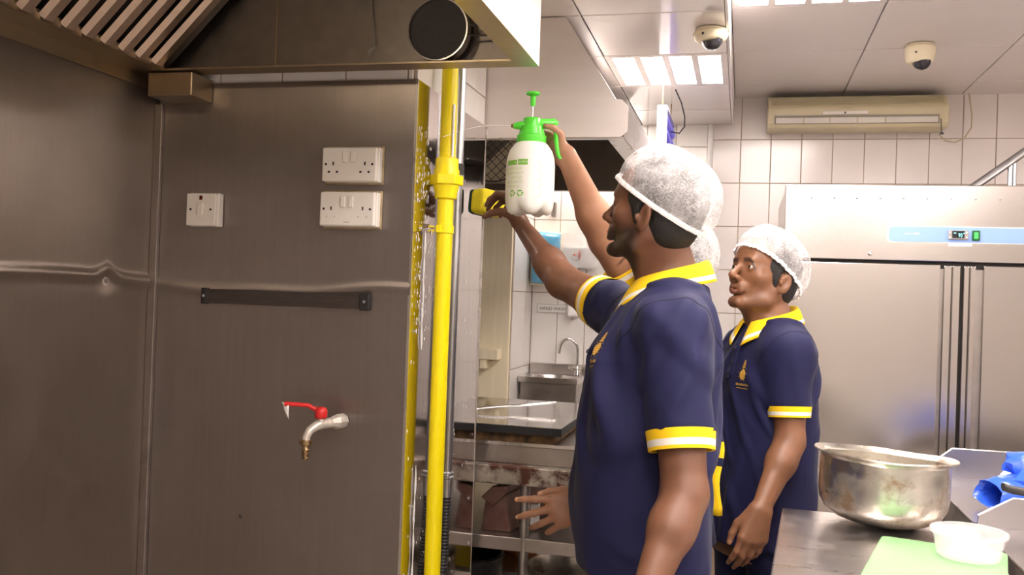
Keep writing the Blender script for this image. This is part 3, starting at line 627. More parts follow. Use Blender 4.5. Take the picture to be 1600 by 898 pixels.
# ================================================================ ceiling items
def dome(x, y, z, label, squash, tilt):
    t = thing('dome_camera', label, 'security camera', (x, y, z), group='ceiling dome cameras')
    build(MB().lathe((x, y, z), [(0.040, 0.0), (0.050, -0.002), (0.051, -0.010), (0.056, -0.014), (0.056, -0.020 - squash * 0.5), (0.050, -0.034 - squash), (0.040, -0.042 - squash), (0.02, -0.044 - squash)], 32), 'housing', 'dome_cream', t, smooth=40)
    M3 = Matrix.Rotation(tilt, 3, 'X') @ Matrix.Rotation(-tilt * 0.5, 3, 'Y')
    e = build(MB().lathe((x + 0.006, y - 0.010, z - 0.036 - squash), [(0.034, 0.006)] + [(0.034 * math.cos(a), -0.034 * math.sin(a)) for a in [PI / 2 * k / 8 for k in range(8)]] + [(0.001, -0.034)], 24, M3), 'dome', 'dome_glass', t, smooth=60)
    build(MB().lathe((x - 0.022, y - 0.046, z - 0.026 - squash * 0.5), [(0.004, 0.0), (0.004, 0.006)], 10, RY90), 'screw', 'ink', t)
dome(-0.128, 3.045, 2.330, 'small cream dome camera near the lit ceiling lamp', 0.0, 0.5)
dome(0.625, 3.79, 2.460, 'tall cream dome camera with dark glass near the air conditioner', 0.030, 0.15)
# insect killer
t = thing('insect_killer', 'hanging electric insect killer with glowing blue tubes', 'insect killer', (-0.34, 3.95, 2.0))
IX0, IX1, IY0, IY1, IZ0, IZ1 = -0.358, -0.317, 3.75, 4.20, 1.98, 2.236
build(MB().box(IX0, IX1, IY0, IY0 + 0.012, IZ0, IZ1), 'end_plate', 'uv_housing', t, bevel=0.004)
build(MB().box(IX0, IX1, IY1 - 0.012, IY1, IZ0, IZ1), 'end_plate', 'uv_housing', t, bevel=0.004)
build(MB().box(IX0, IX1, IY0 + 0.012, IY1 - 0.012, IZ1 - 0.012, IZ1 - 0.002).box(IX0, IX0 + 0.004, IY0 + 0.012, IY1 - 0.012, IZ0, IZ1 - 0.012).box(IX0, IX1, IY0 + 0.012, IY1 - 0.012, IZ0, IZ0 + 0.01), 'housing', 'uv_housing', t)
for k in range(4): build(MB().tube([(IX1 - 0.010, IY0 + 0.014, IZ1 - 0.048 - 0.056 * k), (IX1 - 0.010, IY1 - 0.014, IZ1 - 0.048 - 0.056 * k)], 0.013, 12), 'uv_tube', 'uv_tube', t, smooth=50)
for k in range(4):
    zc = IZ1 - 0.055 - 0.045 * k; xm = (IX0 + IX1) / 2
    build(MB().box(xm - 0.009, xm, IY0 - 0.001, IY0 + 0.001, zc + 0.002, zc + 0.005).box(xm, xm + 0.009, IY0 - 0.001, IY0 + 0.001, zc + 0.003, zc + 0.006).box(xm - 0.0013, xm + 0.0013, IY0 - 0.001, IY0 + 0.001, zc - 0.010, zc + 0.004), 'vent_slot', 'ink_grey', t)
build(MB().box((IX0 + IX1) / 2 - 0.008, (IX0 + IX1) / 2 + 0.008, IY0 - 0.002, IY0, IZ1 - 0.028, IZ1 - 0.014), 'bracket', 'ink_grey', t)
build(MB().tube([((IX0 + IX1) / 2, IY0 + 0.006, IZ1), ((IX0 + IX1) / 2, IY0 + 0.006, 2.331)], 0.0025, 6).tube([((IX0 + IX1) / 2, IY1 - 0.006, IZ1), ((IX0 + IX1) / 2, IY1 - 0.006, 2.331)], 0.0025, 6), 'chain', 'brass', t)
build(MB().tube([(-0.30, 3.90, 2.331), (-0.275, 3.93, 2.28), (-0.262, 3.96, 2.23), (-0.262, 3.98, 2.19), (-0.285, 4.0, 2.165), (-0.32, 4.02, 2.175), (-0.335, 4.03, 2.19)], 0.0028, 8), 'cable', 'black_rubber', t, smooth=60)
# air conditioner
t = thing('air_conditioner', 'long cream wall air conditioner above the tall fridge', 'air conditioner', (0.477, 4.60, 2.26))
prof = [(4.694, 2.282), (4.55, 2.272), (4.505, 2.276), (4.494, 2.295), (4.490, 2.365), (4.500, 2.380), (4.530, 2.420), (4.58, 2.438), (4.694, 2.438)]
build(MB().prism([(0.086, y, z) for y, z in prof], (0.784, 0, 0)), 'body', 'ac_cream', t, bevel=0.008)
for k in range(7): build(MB().box(0.105, 0.850, 4.4975 + 0.0044 * k, 4.506 + 0.0044 * k, 2.384 + 0.0058 * k, 2.387 + 0.0058 * k), 'grille_slat', 'ac_slat', t)
build(MB().box(0.118, 0.830, 4.486, 4.4935, 2.292, 2.331), 'louvre_opening', 'ink_grey', t)
build(MB().prism([(0.124, 4.487, 2.294), (0.124, 4.483, 2.294), (0.124, 4.480, 2.319), (0.124, 4.484, 2.319)], (0.70, 0, 0)), 'louvre', 'ac_grey', t)
for x in (0.245, 0.36, 0.48, 0.60): build(MB().box(x, x + 0.006, 4.479, 4.484, 2.296, 2.318), 'louvre_rib', 'ac_slat', t)
build(MB().box(0.33, 0.53, 4.486, 4.4905, 2.334, 2.350), 'display_panel', 'white_plastic', t, bevel=0.003)
build(MB().box(0.425, 0.433, 4.4845, 4.486, 2.338, 2.346), 'sensor', 'ink', t)
build(MB().box(0.41, 0.455, 4.4885, 4.4905, 2.360, 2.366), 'badge', 'ac_slat', t)
build(MB().tube([(0.86, 4.66, 2.27), (0.89, 4.66, 2.24), (0.93, 4.66, 2.232), (0.97, 4.66, 2.25), (1.0, 4.66, 2.30), (1.0, 4.66, 2.36), (0.985, 4.66, 2.458)], 0.003, 8), 'cable', 'ac_slat', t, smooth=60)
build(MB().tube([(0.836, 4.486, 2.31), (0.838, 4.482, 2.262), (0.84, 4.48, 2.245)], 0.0018, 6).box(0.833, 0.847, 4.476, 4.484, 2.238, 2.247), 'sensor_lead', 'ink', t)

# ================================================================ fridge
t = thing('upright_fridge', 'tall double-door stainless steel fridge with blue control strip', 'fridge', (0.76, 4.0, 0))
FX0, FX1, FY = 0.143, 1.378, 3.600
build(MB().box(FX0 + 0.004, FX1 - 0.004, FY + 0.07, 4.42, 0.13, 1.895), 'body', 'steel_fridge', t, bevel=0.004)
hd = build(MB().box(FX0, FX1, FY, FY + 0.08, 1.626, 1.900), 'header_panel', 'steel_fridge', t, bevel=0.003)
build(MB().box(FX0 + 0.01, FX1 - 0.01, FY + 0.03, FY + 0.075, 0.13, 1.624), 'door_gasket', 'black_rubber', t)
for x0, x1, hx0, hx1, lab in ((0.150, 0.686, 0.698, 0.752, 'left'), (0.828, 1.370, 0.764, 0.802, 'right')):
    d = build(MB().box(x0, x1, FY + 0.002, FY + 0.045, 0.14, 1.614), 'door', 'steel_fridge', t, bevel=0.003)
    build(MB().box(hx0, (hx0 + hx1) / 2, FY + 0.004, FY + 0.045, 0.14, 1.612).box((hx0 + hx1) / 2 + 0.001, hx1, FY + 0.000, FY + 0.045, 0.14, 1.612), 'handle_profile', 'steel_fridge', d, bevel=0.003)
    build(MB().box(min(x1, hx1) - 0.002, max(x0, hx0) + 0.002, FY + 0.018, FY + 0.05, 0.15, 1.60), 'grip_recess', 'steel_dull', d)
for x in (0.2, 1.32):
    for y in (3.70, 4.36): build(MB().tube([(x, y, 0), (x, y, 0.13)], 0.02, 12), 'foot', 'black_plastic', t)
rr = [(0.508 + 0.012 * (1 - math.cos(a)), 1.735 + 0.0125 * math.sin(a)) for a in [PI / 2 * k / 4 for k in range(5)]]
strip = [(0.508, 1.705), (0.508, 1.738), (0.512, 1.746), (0.520, 1.7495), (1.36, 1.7495), (1.36, 1.6955), (0.520, 1.6955), (0.512, 1.698)]
build(MB().prism([(x - (0.006 if x < 0.6 else 0), FY - 0.001, z + (0.003 if z > 1.72 else -0.003)) for x, z in strip], (0, 0.003, 0)), 'strip_border', 'white_bright', hd)
cs_ = build(MB().prism([(x, FY - 0.0025, z) for x, z in strip], (0, 0.003, 0)), 'control_strip', 'blue_strip', t, label='pale blue control strip')
dp = build(MB().box(0.706, 0.773, FY - 0.010, FY - 0.002, 1.705, 1.738), 'thermostat', 'grey_plastic', t, bevel=0.003)
build(MB().box(0.719, 0.759, FY - 0.0115, FY - 0.010, 1.711, 1.736), 'screen', 'display_black', dp)
build(frontal_text('93', 0.019, 0.7385, FY - 0.012, 1.714, sx=0.75).tube([(0.757 + 0.0015 * math.cos(a), FY - 0.012, 1.7275 + 0.0015 * math.sin(a)) for a in [2 * PI * k / 8 for k in range(9)]], 0.0006, 4).box(0.723, 0.731, FY - 0.0122, FY - 0.0118, 1.727, 1.730), 'digits', 'digit', dp)
for x in (0.712, 0.766):
    for z in (1.713, 1.730): build(MB().lathe((x, FY - 0.010, z), [(0.003, 0), (0.003, 0.002)], 8, RY90), 'button', 'white_plastic', dp)
sw = build(MB().box(0.784, 0.811, FY - 0.009, FY - 0.002, 1.702, 1.739), 'power_switch', 'switch_green', t, bevel=0.004, label='dark green rocker switch')
build(MB().box(0.791, 0.804, FY - 0.0115, FY - 0.009, 1.709, 1.732), 'lit_rocker', 'switch_lit', sw, bevel=0.002)
build(MB().box(0.709, 0.786, FY - 0.0012, FY, 1.682, 1.6915), 'sticker', 'white_bright', t)
build(MB().box(0.562, 0.583, FY - 0.003, FY - 0.0024, 1.7225, 1.7255).box(0.590, 0.612, FY - 0.003, FY - 0.0024, 1.7225, 1.727), 'print', 'white_bright', cs_)
for k in range(13): build(MB().lathe((0.236 + 0.0797 * k, FY, 1.852), [(0.0042, -0.001), (0.0042, 0.002), (0.002, 0.004)], 12, RY90), 'screw', 'chrome', hd, smooth=50)
build(MB().lathe((0.447, FY, 1.648), [(0.008, -0.001), (0.008, 0.002), (0.004, 0.004)], 14, RY90), 'screw', 'chrome', hd, smooth=50)
# steel pipe rail above the fridge
t = thing('pipe_rail', 'slanting grey steel pipe on an upright post above the fridge', 'pipe', (1.05, 4.2, 1.895))
build(MB().tube([(0.90, 4.20, 1.955), (1.35, 4.20, 2.305)], 0.017, 14), 'rail', 'zinc', t, smooth=40)
build(MB().tube([(1.053, 4.20, 1.895), (1.053, 4.20, 2.062)], 0.010, 12), 'post', 'zinc', t, smooth=40)
for x_, z_, r_ in ((1.070, 2.075, 0.007), (0.90, 1.955, 0.012), (1.34, 2.30, 0.012)): build(MB().tube([(x_, 4.20, 1.895), (x_, 4.20, z_)], r_, 12), 'post', 'zinc', t, smooth=40)

# ================================================================ tables on the right
TM = Matrix.Translation((0.119, 2.540, 0)) @ Matrix.Rotation(math.radians(-4.3), 4, 'Z')       # local: x right, y away from camera, origin at the far left corner
t = thing('prep_table', 'steel prep table holding the big pot and green board', 'table', (0.33, 1.95, 0))
build(MB().box(0, 0.46, -1.30, 0, 0.880, 0.920, M=TM), 'top', 'steel_table', t, bevel=0.004)
build(MB().box(0.03, 0.43, -1.26, -0.04, 0.25, 0.27, M=TM), 'undershelf', 'steel_dull', t, bevel=0.003)
for x in (0.04, 0.42):
    for y in (-0.05, -1.25): build(MB().tube([TM @ Vector((x, y, 0)), TM @ Vector((x, y, 0.88))], 0.02, 14), 'leg', 'steel', t, smooth=40)
def side_table(y0, y1, label, zt):
    t = thing('steel_counter', label, 'counter', (0.95, (y0 + y1) / 2, 0))
    build(MB().box(0.604, 1.45, y0, y1, 0.894, 0.900), 'top', 'steel_counter', t)
    build(MB().box(0.604, 0.610, y0, y1, 0.78, 0.8935).box(0.610, 1.45, y0, y0 + 0.006, 0.82, 0.8935), 'skirt', 'steel_dull', t)
    build(MB().tube([(0.605, y0, 0.9), (0.605, y1, 0.9)], 0.003, 6), 'rolled_edge', 'steel', t, smooth=40)
    build(MB().prism([(0.606, y1, 0.900), (0.612, y1, 0.930), (0.69, y1, zt), (1.45, y1, zt), (1.45, y1, 0.900)], (0, 0.006, 0)), 'splash', 'steel_counter', t)
    build(MB().tube([(0.609, y1 + 0.003, 0.925), (0.69, y1 + 0.003, zt), (1.45, y1 + 0.003, zt)], 0.0035, 6), 'splash_edge', 'steel', t, smooth=40)
    for x in (0.66, 1.40):
        for y in (y0 + 0.05, y1 - 0.05): build(MB().tube([(x, y, 0), (x, y, 0.894)], 0.018, 12), 'leg', 'steel', t, smooth=40)
side_table(2.66, 3.34, 'far steel counter with upturned splash carrying the blue bag', 0.995)
side_table(1.40, 2.625, 'near steel counter with upturned splash at the right edge', 0.975)

# big pot, slightly tipped
t = thing('stock_pot', 'large dented steel pot with burnt stains and flared rim', 'pot', (0.345, 2.44, 0.920))
Mp = Matrix.Translation((0.345, 2.435, 0.926)) @ Matrix.Rotation(math.radians(2.4), 4, 'Y') @ Matrix.Rotation(math.radians(-2.2), 4, 'X')
def pot_rows(prof, n=64):
    rows = []
    for r, z in prof:
        row = []
        for k in range(n):
            a = 2 * PI * k / n
            dr = 0.0022 * math.sin(3 * a + 1) if r > 0.12 else 0; dz = (0.0012 * math.sin(5 * a) + 0.002 * math.sin(2 * a + 2)) * max(0, (z - 0.12) / 0.05)
            row.append(Mp @ Vector(((r + dr) * math.cos(a), (r + dr) * math.sin(a), z + dz)))
        rows.append(row)
    return rows
build(MB().grid(pot_rows([(0.001, 0.0), (0.075, 0.0), (0.108, 0.010), (0.135, 0.028), (0.147, 0.048), (0.151, 0.075), (0.150, 0.155), (0.146, 0.155), (0.147, 0.078), (0.131, 0.032), (0.075, 0.005), (0.001, 0.005)]), closed_u=True), 'body', 'pot_steel', t, smooth=50)
build(MB().grid(pot_rows([(0.146, 0.154), (0.152, 0.162), (0.166, 0.168), (0.167, 0.165), (0.154, 0.158), (0.150, 0.152)]), closed_u=True), 'rim', 'pot_steel', t, smooth=50)

# cutting board and tub
BMx = Matrix.Translation((0.326, 2.272, 0.9205)) @ Matrix.Rotation(math.radians(-14), 4, 'Z')
o = solo(MB().prism([BMx @ Vector(p) for p in [(0.008, 0, 0), (0.247, 0, 0), (0.255, -0.008, 0), (0.255, -0.372, 0), (0.247, -0.38, 0), (0.008, -0.38, 0), (0, -0.372, 0), (0, -0.008, 0)]], (0, 0, 0.012)), 'cutting_board', 'green_board', 'light green plastic cutting board on the prep table', 'cutting board', bevel=0.003)
t = thing('plastic_tub', 'empty round translucent plastic tub on the green board', 'tub', (0.478, 2.135, 0.933))
build(MB().lathe((0.478, 2.135, 0.9335), [(0.001, 0.0), (0.058, 0.0), (0.062, 0.004), (0.070, 0.052), (0.068, 0.052), (0.060, 0.006), (0.001, 0.003)], 48, close=False), 'bowl', 'clear_plastic', t, smooth=40)
build(MB().lathe((0.478, 2.135, 0.9335), [(0.068, 0.050), (0.0755, 0.050), (0.0765, 0.055), (0.075, 0.058), (0.068, 0.057), (0.068, 0.050)], 48, close=False), 'rim', 'clear_plastic', t, smooth=40)

# blue plastic bag: an open crumpled mouth and a bunched end
from mathutils import noise as mnoise
def crumple(p, amp, sc): 
    v = Vector(p); n = mnoise.noise(v * sc) + 0.6 * mnoise.noise(v * sc * 2.3 + Vector((5, 1, 2))); return 1 + amp * n
t = thing('plastic_bag', 'crumpled bright blue plastic bag on the far steel counter', 'plastic bag', (0.76, 2.85, 0.90))
bc = Vector((0.728, 2.86, 0.947)); ax = Vector((0.83, 0.50, 0.05)).normalized(); bu = ax.cross(Vector((0, 0, 1))).normalized(); bw = bu.cross(ax)
rows = []
for s_, r in ((-0.050, 0.040), (-0.056, 0.046), (-0.03, 0.050), (0.0, 0.047), (0.04, 0.046), (0.08, 0.036), (0.11, 0.015)):
    row = []
    for k in range(40):
        a = 2 * PI * k / 40; d = bu * math.cos(a) + bw * math.sin(a) * 0.88; p = bc + ax * s_ + d * r
        row.append(bc + ax * (s_ + 0.008 * math.sin(3 * a)) + d * (r * crumple(p, 0.28, 26)))
    rows.append(row)
inn = []
for s_, r in ((0.02, 0.030), (-0.01, 0.036), (-0.04, 0.036)):
    inn.append([bc + ax * s_ + (bu * math.cos(a) + bw * math.sin(a) * 0.88) * r * crumple((math.cos(a), math.sin(a), s_ * 9), 0.18, 3.0) for a in [2 * PI * k / 40 for k in range(40)]])
build(MB().grid(inn + rows, closed_u=True), 'mouth', 'blue_bag', t, smooth=40)
rows = []; bc2 = Vector((0.835, 2.93, 0.985))
for i in range(15):
    th = PI * i / 14; row = []
    for k in range(32):
        a = 2 * PI * k / 32; d = Vector((math.sin(th) * math.cos(a) * 0.105, math.sin(th) * math.sin(a) * 0.06, math.cos(th) * 0.058)); p = bc2 + d
        row.append(bc2 + d * crumple(p, 0.55, 17))
    rows.append(row)
build(MB().grid(rows, closed_u=True), 'bunched_end', 'blue_bag', t, smooth=35)
# frying pan whose handle pokes into view
t = thing('frying_pan', 'black pan handle poking in over the right steel counter', 'frying pan', (1.10, 2.52, 0.90))
build(MB().lathe((1.22, 2.45, 0.9005), [(0.001, 0), (0.11, 0.0), (0.14, 0.045), (0.137, 0.045), (0.107, 0.004), (0.001, 0.004)], 40, close=False), 'pan', 'pot_black', t, smooth=40)
hpts = [(0.672, 2.655, 1.000, 0.010), (0.690, 2.650, 0.995, 0.016), (0.76, 2.630, 0.990, 0.017), (0.92, 2.57, 0.975, 0.016), (1.09, 2.50, 0.945, 0.014)]
rows = []
for x, y, z, w in hpts:
    rows.append([(x - 0.3 * w * math.cos(a), y + w * 0.8 * math.cos(a), z + 0.012 * math.sin(a) - (0.004 if abs(math.cos(a)) < 0.3 and math.sin(a) > 0 else 0)) for a in [2 * PI * k / 14 for k in range(14)]])
mbh = MB().grid(rows, closed_u=True); mbh.add([Vector(p) for p in rows[0]], [tuple(range(14))]); mbh.add([Vector(p) for p in rows[-1]], [tuple(range(13, -1, -1))])
build(mbh, 'handle', 'pan_handle', t, smooth=45)

# ================================================================ people: smooth implicit surfaces meshed with surface nets
def V(p): return np.array(p, float)
def cap(a, b, ra, rb):
    a = V(a); b = V(b); ab = b - a; L2 = max(float(ab @ ab), 1e-12)
    def f(P):
        t = np.clip(((P - a) @ ab) / L2, 0, 1)
        return np.linalg.norm(P - a - t[..., None] * ab, axis=-1) - (ra + (rb - ra) * t)
    return f
def ell(c, r, M=None):
    c = V(c); r = V(r); M = None if M is None else np.array(M, float)
    def f(P):
        q = P - c
        if M is not None: q = q @ M
        k0 = np.linalg.norm(q / r, axis=-1); k1 = np.linalg.norm(q / (r * r), axis=-1) + 1e-9
        return k0 * (k0 - 1) / k1
    return f
def ecap(a, b, ra, rb, side, flat):
    """tapered capsule squeezed along the axis 'side' by factor flat"""
    a = V(a); b = V(b); s = V(side); s = s / np.linalg.norm(s); ab = b - a; L2 = float(ab @ ab)
    def f(P):
        t = np.clip(((P - a) @ ab) / L2, 0, 1); q = P - a - t[..., None] * ab
        w = q @ s; q = q + (w * (1 / flat - 1))[..., None] * s
        return (np.linalg.norm(q, axis=-1) - (ra + (rb - ra) * t)) * flat
    return f
def loft(secs, fwd, grow=0.0, n=2.4, zlo=None, zhi=None, fold=None):
    """upright body trunk: sections (x, y, z, half width, half depth)"""
    S = np.array(sorted(secs, key=lambda s: s[2]), float); F = V((fwd[0], fwd[1])); Rt = np.array([F[1], -F[0]])
    z0 = S[0, 2] if zlo is None else zlo; z1 = S[-1, 2] if zhi is None else zhi
    def f(P):
        z = P[..., 2]; cx = np.interp(z, S[:, 2], S[:, 0]); cy = np.interp(z, S[:, 2], S[:, 1])
        a = np.interp(z, S[:, 2], S[:, 3]) + grow; b = np.interp(z, S[:, 2], S[:, 4]) + grow
        dx = P[..., 0] - cx; dy = P[..., 1] - cy
        u = dx * Rt[0] + dy * Rt[1]; v = dx * F[0] + dy * F[1]
        q = (np.abs(u / a) ** n + np.abs(v / b) ** n) ** (1 / n)
        d = (q - 1) * np.minimum(a, b)
        if fold is not None: d = d - fold(u, v, z)
        dz = np.maximum(z0 - z, z - z1)
        return np.maximum(d, dz)
    return f
def halfspace(p, n):
    p = V(p); n = V(n) / np.linalg.norm(n)
    return lambda P: (P - p) @ n
def smin(a, b, k):
    h = np.maximum(k - np.abs(a - b), 0) / k
    return np.minimum(a, b) - h * h * k * 0.25
class SDF:
    def __init__(s): s.ops = []
    def u(s, f, k=0.01): s.ops.append(('u', f, k)); return s
    def sub(s, f, k=0.006): s.ops.append(('s', f, k)); return s
    def cut(s, f, k=0.003): s.ops.append(('c', f, k)); return s
    def eval(s, P, near=None, rad=None):
        D = np.full(P.shape[:-1], 1.0)
        for op, f, k in s.ops:
            if near is not None:
                sel = f(near) < rad + k + 0.02 if op != 'c' else np.ones(len(near), bool)
                if op == 'c': sel = np.abs(f(near)) < rad + 0.05; out = f(near) > 0; D[out & ~sel] = np.maximum(D[out & ~sel], 0.05)
                if not sel.any(): continue
                d = f(P[sel]); cur = D[sel]
            else: d = f(P); cur = D
            if op == 'u': r = smin(cur, d, k)
            elif op == 's': r = -smin(-cur, d, k)
            else: r = -smin(-cur, -d, k)
            if near is not None: D[sel] = r
            else: D = r
        return D
    def mesh(s, lo, hi, h):
        lo = V(lo); B = 8; nb = np.ceil((V(hi) - lo) / (h * B)).astype(int); n = nb * B
        ci = np.stack(np.meshgrid(*[np.arange(k) for k in nb], indexing='ij'), -1).reshape(-1, 3)
        cc = lo + (ci + 0.5) * B * h; Dc = s.eval(cc)
        rad = B * h * 0.87
        act = np.abs(Dc) < rad * 1.7 + 0.006
        D = np.repeat(np.repeat(np.repeat(np.where(Dc < 0, -1, 1).reshape(nb).astype(np.float32), B, 0), B, 1), B, 2)
        off = np.stack(np.meshgrid(*[np.arange(B)] * 3, indexing='ij'), -1).reshape(-1, 3)
        ids = np.nonzero(act)[0]
        for q in range(0, len(ids), 1500):
            sub = ids[q:q + 1500]; idx = ci[sub][:, None, :] * B + off[None]
            P = lo + idx * h
            D[idx[..., 0], idx[..., 1], idx[..., 2]] = s.eval(P, cc[sub], rad)
        return surface_nets(D, lo, h)
def surface_nets(D, lo, h):
    S = D < 0; n = D.shape
    c = np.zeros(tuple(k - 1 for k in n), np.uint8)
    for i in (0, 1):
        for j in (0, 1):
            for k in (0, 1): c += S[i:n[0] - 1 + i, j:n[1] - 1 + j, k:n[2] - 1 + k]
    cell = np.argwhere((c > 0) & (c < 8)); m = len(cell)
    vid = np.full(c.shape, -1, np.int32); vid[cell[:, 0], cell[:, 1], cell[:, 2]] = np.arange(m)
    co = [(i, j, k) for i in (0, 1) for j in (0, 1) for k in (0, 1)]
    val = np.stack([D[cell[:, 0] + i, cell[:, 1] + j, cell[:, 2] + k] for i, j, k in co], 1)
    acc = np.zeros((m, 3)); cnt = np.zeros(m)
    for a in range(8):
        for b in range(a + 1, 8):
            if sum(x != y for x, y in zip(co[a], co[b])) != 1: continue
            cr = (val[:, a] < 0) != (val[:, b] < 0)
            t = np.where(cr, val[:, a] / np.where(cr, val[:, a] - val[:, b], 1), 0)
            p = np.array(co[a]) + t[:, None] * (np.array(co[b]) - np.array(co[a]))
            acc += np.where(cr[:, None], p, 0); cnt += cr
    verts = lo + (cell + acc / cnt[:, None]) * h
    quads = []
    for ax in range(3):
        s0 = [slice(None)] * 3; s1 = [slice(None)] * 3; s0[ax] = slice(0, n[ax] - 1); s1[ax] = slice(1, n[ax])
        A = S[tuple(s0)]; Bm = S[tuple(s1)]
        o1, o2 = [(1, 2), (2, 0), (0, 1)][ax]
        e = np.argwhere(A != Bm); e = e[(e[:, o1] > 0) & (e[:, o2] > 0) & (e[:, o1] < n[o1] - 1) & (e[:, o2] < n[o2] - 1)]
        inside = A[e[:, 0], e[:, 1], e[:, 2]]
        def at(d1, d2):
            q = e.copy(); q[:, o1] -= d1; q[:, o2] -= d2; return vid[q[:, 0], q[:, 1], q[:, 2]]
        Q = np.stack([at(1, 1), at(0, 1), at(0, 0), at(1, 0)], 1); Q[~inside] = Q[~inside][:, ::-1]
        quads.append(Q)
    return verts, np.concatenate(quads)
def np_mesh(name, verts, quads, base):
    me = bpy.data.meshes.new(name); nv, nf = len(verts), len(quads)
    me.vertices.add(nv); me.vertices.foreach_set('co', (verts - V(base)).astype(np.float32).ravel())
    me.loops.add(nf * 4); me.loops.foreach_set('vertex_index', quads.astype(np.int32).ravel())
    me.polygons.add(nf); me.polygons.foreach_set('loop_start', np.arange(0, nf * 4, 4, dtype=np.int32))
    me.polygons.foreach_set('use_smooth', np.ones(nf, bool)); me.update(calc_edges=True); me.validate()
    return me
def relax(verts, quads, it=2, w=0.5):
    E = np.concatenate([quads[:, [0, 1]], quads[:, [1, 2]], quads[:, [2, 3]], quads[:, [3, 0]]])
    for _ in range(it):
        acc = np.zeros_like(verts); cnt = np.zeros(len(verts))
        for a, b in ((0, 1), (1, 0)):
            for k in range(3): acc[:, k] += np.bincount(E[:, a], verts[E[:, b], k], len(verts))
            cnt += np.bincount(E[:, a], minlength=len(verts))
        verts = verts * (1 - w) + w * acc / np.maximum(cnt, 1)[:, None]
    return verts

# ---- materials for people
def skin_mat(name, col):
    m, nt, b = nmat(name)
    v = coords(nt); n = N(nt, 'ShaderNodeTexNoise', Scale=22.0, Detail=5.0); L(nt, v, n.inputs['Vector'])
    base = ramp(nt, n.outputs[0], [(0.3, tuple(x * 0.88 for x in col)), (0.7, tuple(x * 1.10 for x in col))])
    for att, c in (('lip', (col[0] * 0.62, col[1] * 0.50, col[2] * 0.62)), ('nail', (col[0] * 1.7, col[1] * 1.9, col[2] * 2.1)), ('hairy', (0.014, 0.010, 0.008))):
        a = N(nt, 'ShaderNodeAttribute', attribute_name=att); mx = N(nt, 'ShaderNodeMixRGB'); fac = a.outputs['Fac']
        if att == 'hairy':
            n3 = N(nt, 'ShaderNodeTexNoise', Scale=600.0); L(nt, v, n3.inputs['Vector'])
            mm = N(nt, 'ShaderNodeMath', operation='MULTIPLY'); L(nt, fac, mm.inputs[0]); L(nt, ramp(nt, n3.outputs[0], [(0.3, (0.75,) * 3), (0.6, (1, 1, 1))]), mm.inputs[1]); fac = mm.outputs[0]
        L(nt, fac, mx.inputs[0]); L(nt, base, mx.inputs[1]); mx.inputs[2].default_value = c3(c); base = mx.outputs[0]
    L(nt, base, b.inputs['Base Color'])
    b.inputs['Roughness'].default_value = 0.46; b.inputs['Subsurface Weight'].default_value = 0.12
    b.inputs['Subsurface Radius'].default_value = (0.012, 0.005, 0.003); b.inputs['Subsurface Scale'].default_value = 0.4
    n2 = N(nt, 'ShaderNodeTexNoise', Scale=260.0, Detail=2.0); L(nt, v, n2.inputs['Vector'])
    bp = N(nt, 'ShaderNodeBump', Strength=0.18, Distance=0.001); L(nt, n2.outputs[0], bp.inputs['Height']); L(nt, bp.outputs[0], b.inputs['Normal'])
skin_mat('skin_A', (0.160, 0.068, 0.036)); skin_mat('skin_B', (0.36, 0.180, 0.105)); skin_mat('skin_C', (0.215, 0.094, 0.046))
def cloth(name, col, rough=0.75, fine=900.0, bump=0.25):
    m, nt, b = nmat(name); v = coords(nt)
    n = N(nt, 'ShaderNodeTexNoise', Scale=5.0, Detail=3.0); L(nt, v, n.inputs['Vector'])
    L(nt, ramp(nt, n.outputs[0], [(0.3, tuple(x * 0.9 for x in col)), (0.7, tuple(min(1, x * 1.08) for x in col))]), b.inputs['Base Color'])
    b.inputs['Roughness'].default_value = rough; b.inputs['Sheen Weight'].default_value = 0.05; b.inputs['Specular IOR Level'].default_value = 0.22; b.inputs['Sheen Roughness'].default_value = 0.4
    n1 = N(nt, 'ShaderNodeTexNoise', Scale=fine, Detail=2.0); L(nt, v, n1.inputs['Vector'])
    bp = N(nt, 'ShaderNodeBump', Strength=bump, Distance=0.001); L(nt, n1.outputs[0], bp.inputs['Height'])
    n2 = N(nt, 'ShaderNodeTexNoise', Scale=9.0, Detail=2.0, Distortion=0.6); L(nt, coords(nt, (1, 1, 0.45)), n2.inputs['Vector'])
    bp2 = N(nt, 'ShaderNodeBump', Strength=0.35, Distance=0.012); L(nt, n2.outputs[0], bp2.inputs['Height']); L(nt, bp.outputs[0], bp2.inputs['Normal'])
    L(nt, bp2.outputs[0], b.inputs['Normal'])
cloth('navy', (0.0125, 0.0135, 0.054)); cloth('trouser', (0.014, 0.016, 0.055))
cloth('knit_yellow', (0.92, 0.60, 0.012), 0.8); cloth('knit_white', (0.82, 0.78, 0.70), 0.8)
simple('seam_thread', (0.006, 0.006, 0.022), 0.8)
simple('gold_thread', (0.62, 0.36, 0.06), 0.5, var=0.3, nscale=300)
simple('hair', (0.012, 0.010, 0.009), 0.6, var=0.5, nscale=200, bump=1.0, bscale=500)
simple('eye_white', (0.62, 0.56, 0.52), 0.15); simple('iris', (0.018, 0.009, 0.005), 0.08)
simple('button', (0.03, 0.03, 0.07), 0.35); simple('shoe', (0.015, 0.014, 0.014), 0.4)
